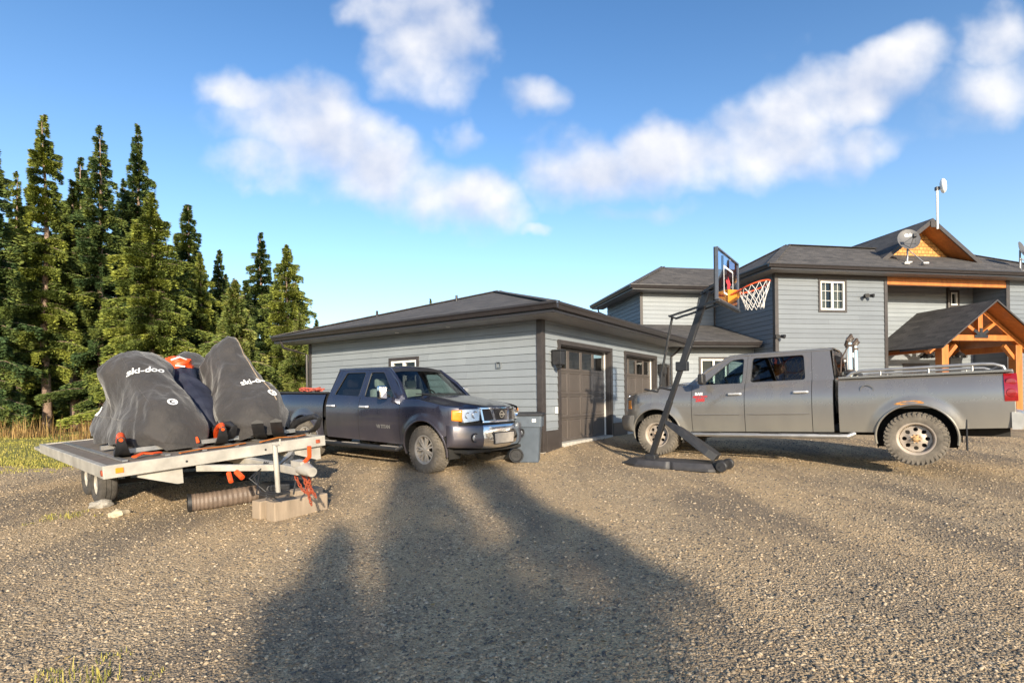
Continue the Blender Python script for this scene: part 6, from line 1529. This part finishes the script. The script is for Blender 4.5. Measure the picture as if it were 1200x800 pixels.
# black pump box with yellow label and coils of cable
t = thing('pump_box', 'black plastic pump box with a yellow label behind the timbers', 'pump', (-2.95, 6.75, g(-2.95, 6.75)), R(38))
m = MB(); m.prism(roundpoly([(-.25, -.0), (.25, -.0), (.23, .26), (-.22, .28)], .05), -.17, .17, 'y'); o = m.build('case', M['black'], t, bevel=.015)
m = MB()
for i in range(7): m.box(-.2, .2, -.1745, -.171, .05 + .03 * i, .062 + .03 * i)
m.build('louvre', M['blackpaint'], t)
m = MB(); m.box(.02, .13, -.178, -.1749, .02, .08); m.build('label', M['yellow'], t)
m = MB()
for k in range(4): m.tube([(.25 + .12 * math.sin(a) * .5, -.05 + .05 * k - .1, .16 + .14 * math.cos(a)) for a in [i * math.pi / 8 for i in range(16)]], .018, 8, closed=True)
m.build('cable_coil', M['black'], t, smooth=True)
def stone(lbl, x, y, s, seed, mat=None):
    t = thing('rock', lbl, 'rock', (x, y, g(x, y)), seed); m = MB()
    def f(u, v):
        th = 2 * math.pi * u; ph = math.pi * v; p = Vector((math.sin(ph) * math.cos(th), math.sin(ph) * math.sin(th), math.cos(ph))); k = 1 + .35 * noise.noise(p * 1.6 + Vector((seed, 0, 0))) + .12 * noise.noise(p * 4)
        return (p.x * s * 1.5 * k, p.y * s * k, p.z * s * .7 * k + s * .35)
    m.grid(f, 18, 12); m.build('stone', mat or M['rock'], t, smooth=True, angle=28)
stone('light tan rock lying alone on the gravel in front of the trailer', -4.68, 6.28, .075, 1.3, simple('tan_rock', (.50, .42, .30), .9, var=.25))
stone('grey rock beside the trailer wheels in the weeds', -5.25, 6.75, .09, 4.2)
stone('small dark rock on the gravel behind the long pickup', 7.7, 6.9, .05, 7.2, M['rubber'])

# ------------------------------------------------------------------ wheeled rubbish bin at the garage corner
def build_bin():
    x, y = .30, 9.98; t = thing('wheeled_bin', 'grey blue wheeled rubbish bin with black lid at the garage corner', 'bin', (x, y, g(x, y) + .003), R(-8)); H = .98 * .93
    def sq(w, d, z, r=.05, n=5): return [Vector((a, b, z)) for a, b in roundpoly([(-w, -d), (w, -d), (w, d), (-w, d)], r, n)]
    rings = [sq(.20, .19, .0), sq(.205, .195, .03), sq(.245, .235, H * .70), sq(.248, .238, H * .71), sq(.275, .262, H * .72), sq(.285, .272, H * .93), sq(.30, .285, H * .935), sq(.30, .285, H * .96)]
    n = len(rings[0]); m = MB(); m.add([p for r in rings for p in r], [(i * n + j, i * n + (j + 1) % n, (i + 1) * n + (j + 1) % n, (i + 1) * n + j) for i in range(len(rings) - 1) for j in range(n)] + [tuple(range(n))]); m.build('body', M['bin'], t, smooth=True, angle=30)
    rings = [sq(.315, .30, H * .945), sq(.32, .305, H * .965), sq(.31, .295, H * .99), sq(.22, .2, H * 1.012), sq(.05, .05, H * 1.018, .02)]
    m = MB(); m.add([p for r in rings for p in r], [(i * n + j, i * n + (j + 1) % n, (i + 1) * n + (j + 1) % n, (i + 1) * n + j) for i in range(len(rings) - 1) for j in range(n)] + [tuple(range(4 * n, 5 * n)), tuple(range(n))]); m.build('lid', M['black'], t, smooth=True, angle=30)
    for s in (-1, 1):
        m = MB(); m.lathe([(0, -.03), (.03, -.03), (.035, -.01), (.10, -.01), (.115, -.03), (.13, -.03), (.135, 0), (.13, .03), (.115, .03), (.10, .01), (.035, .01), (0, .03)], 26, Matrix.Translation((-.20, s * .245, .135)), axis='y'); m.build('wheel', M['black'], t, smooth=True, angle=30)
    m = MB(); m.tube([(-.20, -.25, .135), (-.20, .25, .135)], .012, 8); m.build('axle', M['alu'], t)
    m = MB(); m.tube([(-.29, -.2, H * .9), (-.36, -.2, H * .93), (-.36, .2, H * .93), (-.29, .2, H * .9)], .014, 8); m.build('handle', M['black'], t, smooth=True)
    m = MB(); m.box(.10, .17, -.279, -.272, H * .82, H * .88); m.build('sticker', M['white'], t, bevel=.002)
build_bin()

# ------------------------------------------------------------------ portable basketball hoop  local X = the way the board faces
def build_hoop():
    bx, by = 2.47, 9.40; rz = math.atan2(-.585, .811); t = thing('basketball_hoop', 'portable black basketball hoop leaning over the gravel with net and clear board', 'basketball hoop', (bx, by, g(bx, by)), rz)
    # low blow-moulded base running under the board side
    m = MB(); n = 22
    out = roundpoly([(-.46, -.14), (-.20, -.31), (.35, -.31), (.42, -.27), (.48, -.31), (1.06, -.31), (1.16, -.22), (1.16, .22), (1.06, .31), (.48, .31), (.42, .27), (.35, .31), (-.20, .31), (-.46, .14)], .02, 2)
    def lay(sc, z): return [Vector(((a - .35) * sc + .35, b * sc, z)) for a, b in out]
    rings = [lay(1.0, -.01), lay(1.0, .035), lay(.90, .115), lay(.84, .12), lay(.45, .13)]; k = len(out)
    m.add([p for r in rings for p in r], [(i * k + j, i * k + (j + 1) % k, (i + 1) * k + (j + 1) % k, (i + 1) * k + j) for i in range(4) for j in range(k)] + [tuple(range(4 * k, 5 * k)), tuple(range(k))]); m.build('base', M['baseplastic'], t, smooth=True, angle=20)
    for s in (-1, 1):
        m = MB(); m.lathe([(0, -.04), (.075, -.04), (.09, -.025), (.09, .025), (.075, .04), (0, .04)], 24, Matrix.Translation((1.24, s * .22, .085)), axis='y'); m.build('wheel', M['black'], t, smooth=True, angle=30)
    m = MB(); m.tube([(1.24, -.28, .085), (1.24, .28, .085)], .014, 8); m.box(1.10, 1.26, -.17, .17, .06, .15); m.build('axle', M['black'], t)
    # pole in three sections
    P0 = Vector((-.02, 0, .12)); P3 = Vector((1.00, .0, 2.98)); d = P3 - P0
    for nm, a, b, r in (('pole', 0, .36, .055), ('pole', .34, .58, .048), ('pole', .55, 1.0, .060)):
        m = MB(); m.bar(P0 + d * a, P0 + d * b, r * 1.7, r * 1.7, (0, 1, 0)); m.build(nm, M['blackpaint'], t, bevel=.012)
    m = MB(); m.box(-.10, .10, -.10, .10, .10, .20); m.build('pole_socket', M['black'], t, bevel=.02)
    # broad brace plate from pole down to the wheeled end
    q0 = P0 + d * .235; q1 = Vector((1.10, 0, .17)); m = MB()
    ax = (q1 - q0).normalized(); nn = ax.cross(Vector((0, 1, 0)))
    prof = [(0, .035), (.12, .06), (.3, .10), (.85, .17), (1.0, .15)]; vs = []
    for (u, w) in prof:
        c = q0.lerp(q1, u); h_ = .03 + .07 * min(1, u * 3); vs += [c + Vector((0, -w, 0)) - nn * .02, c + Vector((0, w, 0)) - nn * .02, c + Vector((0, w * .8, 0)) + nn * h_, c + Vector((0, -w * .8, 0)) + nn * h_]
    m.add(vs, [(i * 4 + j, i * 4 + (j + 1) % 4, (i + 1) * 4 + (j + 1) % 4, (i + 1) * 4 + j) for i in range(4) for j in range(4)] + [(0, 1, 2, 3), (16, 17, 18, 19)]); m.build('brace', M['black'], t, bevel=.008)
    # board
    cx = 1.33; z0, z1, hw, th = 2.70, 3.50, .68, .03
    m = MB(); m.add([(cx, -hw + .02, z0 + .02), (cx, hw - .02, z0 + .02), (cx, hw - .02, z1 - .02), (cx, -hw + .02, z1 - .02)], [(0, 1, 2, 3)]); bd = m.build('backboard', M['boardglass'], t)
    m = MB(); e = .022
    m.box(cx - .03, cx + .014, -hw, hw, z1 - e, z1); m.box(cx - .03, cx + .014, -hw, hw, z0, z0 + e); m.box(cx - .03, cx + .014, -hw, -hw + e, z0 + e, z1 - e); m.box(cx - .03, cx + .014, hw - e, hw, z0 + e, z1 - e); m.build('board_frame', M['blackalu'], bd)
    m = MB(); m.box(cx - .05, cx - .031, -hw, -hw + .035, z0, z1); m.box(cx - .05, cx - .031, hw - .035, hw, z0, z1); m.box(cx - .05, cx - .031, -hw + .035, hw - .035, z0, z0 + .04)
    for y in (-.18, .18): m.box(cx - .06, cx - .031, y - .02, y + .02, z0 + .041, z1 - .03)
    m.build('board_rail', M['blackpaint'], bd)
    m = MB(); m.box(cx - .04, cx + .035, -hw - .004, hw + .004, z0 - .05, z0 - .001); m.build('edge_pad', M['black'], bd, bevel=.015)
    m = MB(); w = .03
    for (a, b, c, e_) in ((-.30, .30, z0 + .56, z0 + .59), (-.30, -.27, z0 + .14, z0 + .56), (.27, .30, z0 + .14, z0 + .56), (-.27, .27, z0 + .14, z0 + .17)): m.add([(cx + .003, a, c), (cx + .003, b, c), (cx + .003, b, e_), (cx + .003, a, e_)], [(0, 1, 2, 3)])
    m.build('target_square', M['white'], bd)
    m = MB()   # red-white splash print behind the rim
    for k_, (rr, mt) in enumerate(((.12, 'redprint'),)):
        vs = [(cx + .002, .0 + rr * (1 + .4 * math.sin(5 * a)) * math.cos(a), z0 + .33 + rr * .8 * (1 + .3 * math.cos(7 * a)) * math.sin(a)) for a in [i * math.pi / 24 for i in range(48)]]; m.add(vs, [tuple(range(48))])
    m.build('print', M['redprint'], bd)
    # arms between pole head and board
    m = MB()
    for y in (-.16, .16):
        m.bar((.93, y, 2.90), (cx - .06, y, 3.10), .03, .04, (0, 1, 0)); m.bar((.58, y, 2.62), (cx - .06, y, 2.78), .03, .04, (0, 1, 0)); m.bar((.40, y, 2.58), (.60, y, 2.63), .03, .04, (0, 1, 0))
    m.tube([(.96, -.18, 2.93), (.96, .18, 2.93)], .02, 8); m.build('lift_arm', M['blackpaint'], t)
    m = MB(); m.tube([(.40, 0, 2.60), (.20, 0, 1.62)], .022, 8); m.tube([(.40, -.17, 2.59), (.40, .17, 2.59)], .016, 8); m.tube([(.20, 0, 1.66), (.18, 0, 1.42)], .03, 10); m.build('lift_rod', M['blackpaint'], t, smooth=True)
    m = MB(); m.tube([(.18, .0, 1.44), (.12, 0, 1.30), (-.12, 0, 1.35)], .018, 8); m.tube([(.16, 0, 1.38), (.40, 0, 1.32)], .02, 8); m.build('crank', M['black'], t, smooth=True)
    m = MB(); c = P0 + d * .57; m.box(c.x - .10, c.x + .10, -.06, .06, c.z - .10, c.z + .06); m.build('clamp', M['blackpaint'], t, bevel=.01)
    # rim and net; the rim is bent upwards
    tilt = R(17); rr = .235; rc = Vector((cx + .12, 0, 2.86))
    mx = Matrix.Translation(rc) @ Matrix.Rotation(-tilt, 4, 'Y')
    m = MB(); m.tube([mx @ Vector((rr + .05 + rr * math.cos(a), rr * math.sin(a), 0)) for a in [i * math.pi / 20 for i in range(40)]], .011, 8, closed=True); rim = m.build('rim', M['rimorange'], t, smooth=True)
    m = MB(); m.prism([(cx + .004, z0 + .02), (cx + .14, z0 + .10), (cx + .19, z0 + .20), (cx + .004, z0 + .24)], -.09, .09, 'y'); m.build('rim_bracket', M['amberplastic'], rim, bevel=.01)
    m = MB(); m.bar(mx @ Vector((-.06, .1, -.0)), mx @ Vector((.12, .18, 0)), .02, .02); m.bar(mx @ Vector((-.06, -.1, 0)), mx @ Vector((.12, -.18, 0)), .02, .02); m.build('rim_stay', M['rimorange'], rim)
    m = MB(); lv = [(rr, 0), (rr * .86, -.085), (rr * .72, -.17), (rr * .60, -.25), (rr * .57, -.32)]; K = 12; c0 = mx @ Vector((rr + .05, 0, 0))
    def np_(i, j):
        r_, z_ = lv[i]; a = 2 * math.pi * (j + .5 * (i % 2)) / K; base = mx @ Vector((rr + .05 + rr * math.cos(a), rr * math.sin(a), 0)); k = i / 4
        q = Vector((c0.x + r_ * math.cos(a), r_ * math.sin(a), c0.z + z_)); q.z = (base.z + z_) * (1 - k) + (c0.z - .03 + z_) * k; return q if i else base
    for i in range(4):
        for j in range(K):
            m.tube([np_(i, j), np_(i + 1, j)], .0048, 5); m.tube([np_(i, j), np_(i + 1, (j + (1 if i % 2 else -1)) % K)], .0048, 5)
    m.build('net', M['netwhite'], rim)
M['blackalu'] = simple('dark_anodised_frame', (.16, .16, .17), .35, .6)
M['baseplastic'] = simple('worn_black_base', (.045, .043, .045), .45, var=.3, scale=5)
M['amberplastic'] = simple('amber_bracket', (.72, .28, .02), .45, var=.1)
build_hoop()

# ------------------------------------------------------------------ spruces
def spruce_mesh(name, H, Rad, seed, n_needle, mat, bare=.12, droop=.32, dens=1.0, taper=.9, leaf=.105, trunk=1.0):
    rg = np.random.default_rng(seed); V = []; T = []
    tr = MB(); pts = []; rads = []
    for i in range(15):
        z = H * .965 * i / 14; pts.append((.05 * math.sin(z * .7 + seed) * min(1, z / 3), .05 * math.cos(z * .6 + seed) * min(1, z / 3), z)); rads.append(trunk * max(.012, .0125 * H * (1 - i / 14) ** .85 + .01))
    tr.tube(pts, rads, 9)
    br = []
    z = H * bare
    while z < H * .995:
        f = (z / H - bare) / (1 - bare); env = Rad * (1 - f) ** taper * (.75 + .5 * rg.random()) * min(1, .55 + 4 * f) * (1 if f < .8 else 1 - 1.6 * (f - .8)) + .05
        k = int(4 + 4 * dens * rg.random() + (2 if f < .7 else 0)); a0 = rg.random() * 6.28
        for b in range(k):
            if rg.random() < .12: continue
            a = a0 + b * 6.283 / k + .5 * (rg.random() - .5); L = env * (.55 + .6 * rg.random()); up = .10 + .55 * f + .35 * (rg.random() - .5)
            br.append((z + .45 * (rg.random() - .5) * (1 - .7 * f), a, L, up))
        z += H * (.020 + .012 * rg.random()) / dens * (1.15 - .45 * f)
    tot = sum(b[2] for b in br); P = []; D = []; TN = []
    for (z, a, L, up) in br:
        n = max(4, int(n_needle * L / tot)); s = rg.random(n) ** .62; dr = droop * (.7 + .6 * rg.random())
        r = s * L; zz = z + up * r * .55 - dr * r * r / max(L, .3) * .9
        side = (rg.random(n) - .5) * 2 * (.30 * L * (1 - s * .75)) * np.minimum(1, s * 3); hang = -np.abs(rg.normal(0, .13, n)) * (.4 + s) - .15 * rg.random(n) * np.abs(side)
        ca, sa = math.cos(a), math.sin(a)
        P.append(np.stack([r * ca - side * sa, r * sa + side * ca, zz + hang], -1))
        sd = np.sign(side) * .9 * rg.random(n); D.append(np.stack([ca - sd * sa, sa + sd * ca, (up * .4 - dr * 1.3 * s) + .3 * (rg.random(n) - .5)], -1))
        bt = rg.random() * .5; TN.append(bt + .32 * rg.random(n) + .22 * s)
        tr.tube([(pts[0][0], pts[0][1], z), (.5 * L * ca, .5 * L * sa, z + up * .27 * L - dr * .22 * L), (.9 * L * ca, .9 * L * sa, z + up * .5 * L - dr * .72 * L)], [.016 + .006 * L, .012, .004], 4, caps=False)
    P = np.concatenate(P); D = np.concatenate(D); TN = np.concatenate(TN); n = len(P); D /= np.linalg.norm(D, axis=1)[:, None]
    up_ = rg.normal(0, .6, (n, 3)); up_[:, 2] += 1; W_ = np.cross(D, up_); W_ /= np.linalg.norm(W_, axis=1)[:, None] + 1e-6
    ln = (leaf * (.6 + .8 * rg.random(n)))[:, None]; wd = ln * .20
    Vv = np.stack([P - D * ln * .35, P + W_ * wd, P + D * ln * .75, P - W_ * wd], 1)
    Vv[:, 1, 2] -= .02; Vv[:, 3, 2] -= .02
    V = Vv.reshape(-1, 3); F = np.arange(n * 4).reshape(n, 4)
    crown = quick_mesh(name + '_crown', V, F, np.repeat(np.clip(TN, 0, 1), 4), mat); cm = crown.data; bpy.data.objects.remove(crown)
    to = tr.build('trunk', M['bark'], smooth=True, angle=180); tm = to.data; bpy.data.objects.remove(to)
    return cm, tm
def plant_tree(lbl, meshes, x, y, s=1, rz=0, zs=None, group='spruces along the left edge of the drive', nm='spruce_tree'):
    t = thing(nm, lbl, 'tree', (x, y, ground_z(x, y) - .05), rz, group); t.scale = (s, s, zs or s)
    c = bpy.data.objects.new('crown', meshes[0]); COL.objects.link(c); c.parent = t
    k = bpy.data.objects.new('trunk', meshes[1]); COL.objects.link(k); k.parent = t; return t
def at(u, d): return ((u - 600) / 620 * d, d)
TALL = spruce_mesh('tall', 13.0, 2.15, 3, 134400, M['needle'], bare=.08, dens=.9)
TALL2 = spruce_mesh('tall2', 13.0, 1.95, 8, 117600, M['needle_gold'], bare=.22, dens=.8)
SLIM = spruce_mesh('slim', 11.0, 1.45, 13, 88200, M['needle'], bare=.10, dens=.95)
FULL = spruce_mesh('full', 10.0, 2.7, 21, 163800, M['needle_gold'], bare=.03, dens=1.05, taper=.75)
PALE = spruce_mesh('pale', 5.6, 2.0, 34, 117600, M['needle_pale'], bare=.02, dens=1.2, leaf=.09)
THIN = spruce_mesh('thin', 12.0, .9, 40, 31500, M['needle_gold'], bare=.35, dens=.7)
def T(lbl, ms, u, d, top, H, rz, group=None, wide=1.0):
    x, y = at(u, d); hz = 465 - .012 * (u - 600); zt = EYE + (hz - top) / 620 * d; h = zt - ground_z(x, y); plant_tree(lbl, ms, x, y, 1.04 * h / H * wide, rz, 1.03 * h / H)
T('tall golden tinged spruce with a bare lower trunk, second from the left edge', TALL2, 55, 19.5, 140, 13, 0.4, wide=1.0)
T('dark slim spruce cut by the left edge of the view', SLIM, -8, 18, 150, 11, 1.4)
T('thin sparse spruce at the far left between the dark one and the tall one', THIN, 22, 22, 205, 12, 2.2)
T('tall dark spruce right of the golden tinged one', TALL, 120, 20.5, 153, 13, 2.0, wide=.95)
T('tallest dark spruce with a pointed top behind the full golden tree', TALL, 165, 22.5, 152, 13, 4.1, wide=.9)
T('full golden tinged spruce with low branches behind the left sled', FULL, 180, 18.0, 232, 10, .8)
T('dark spruce with a bent twin top behind the full golden tree', SLIM, 222, 21.5, 240, 11, 5.0, wide=1.3)
T('small dark pointed spruce between the full tree and the pale one', SLIM, 259, 25, 293, 11, 3.2, wide=1.1)
T('pale yellow green young spruce behind the sleds', PALE, 277, 16.0, 330, 5.6, 1.0, wide=1.05)
T('dark spruce with a spired top right of the pale one', TALL, 308, 22.5, 276, 13, .3, wide=1.35)
T('golden green spruce nearest the garage eave', FULL, 338, 19.5, 290, 10, 3.9, wide=.95)
T('low bushy spruce at the garage back corner', PALE, 352, 17.6, 368, 5.6, 2.6, wide=.9)
T('tiny dark spruce tip beside the garage eave', SLIM, 372, 25, 374, 11, 2.9, wide=1.3)
T('narrow dark spruce filling the gap left of the full tree', TALL, 148, 25, 215, 13, 5.5, wide=1.1)
T('slim dark spruce with a bare stem at the left behind the tall ones', THIN, 88, 21, 215, 12, .9, wide=1.3)
T('mid height dark spruce behind the first tall trunk', SLIM, 75, 26, 240, 11, 4.4, wide=1.5)
T('shaded spruce low behind the left sled', FULL, 110, 24, 330, 10, 2.4, wide=1.2)
T('shaded low spruce at the left edge behind the undergrowth', FULL, 12, 26, 320, 10, 1.9, wide=1.2)
T('dark low spruce behind the pale one', SLIM, 240, 24, 345, 11, .2, wide=2.0)
T('broad dark spruce filling the far left edge low down', FULL, 28, 22.5, 250, 10, 3.0, wide=1.2)
T('dark spruce between the two tallest ones', TALL, 98, 23.5, 190, 13, 1.2, wide=1.1)
T('mid height golden spruce right of the full tree', FULL, 236, 20.5, 300, 10, 5.2, wide=.9)
T('short dark spruce between the pale one and the spired one', SLIM, 290, 21, 330, 11, 2.7, wide=1.6)
T('distant spruce tip rising over the garage hip', SLIM, 506, 34, 350, 11, 1.1, wide=.7)
T('tiny distant spruce tip over the left garage hip', SLIM, 403, 34, 377, 11, 1.9, wide=.7)
# spruces behind the camera whose shadows fall across the drive
def shadow_tree(lbl, ms, x, y, H, h, rz, wide):
    plant_tree(lbl, ms, x, y, h / H * wide, rz, h / H, group='spruces behind the viewpoint')
SHADOW = spruce_mesh('shade', 10.0, 1.7, 55, 17000, M['needle'], bare=.05, dens=.9, leaf=.20)
STEM = spruce_mesh('stem', 10.0, 1.1, 61, 9000, M['needle'], bare=.56, dens=1.0, leaf=.22, trunk=.35)
shadow_tree('broad spruce behind the viewpoint shading the middle of the drive', SHADOW, 1.6, -8.0, 10, 5.0, 0.3, 1.85)
shadow_tree('tallest broad spruce behind the viewpoint shading the drive towards the garage', SHADOW, 3.2, -10.5, 10, 8.3, 2.3, 1.15)
shadow_tree('bare stemmed spruce behind the viewpoint whose tip shades the garage wall', STEM, 4.4, -10.5, 10, 9.4, 2.3, .6)
shadow_tree('spruce behind the viewpoint shading the gravel beside the lawn', SHADOW, -6.5, -6.0, 10, 4.2, 4.3, 1.3)
rs = random.Random(4)
for i in range(26):
    d = 27 + 16 * rs.random(); u = -60 + 400 * (i + rs.random()) / 26; ms, H = rs.choice([(TALL, 13), (SLIM, 11), (FULL, 10)]); x, y = at(u, d); h = (6.5 + 3 * rs.random()) * (1 - max(0, u - 180) / 500)
    plant_tree('dark spruce in the shaded wood behind the front row of trees', ms, x, y, h / H * 1.25, rs.random() * 6, h / H, group='spruces deeper in the wood')
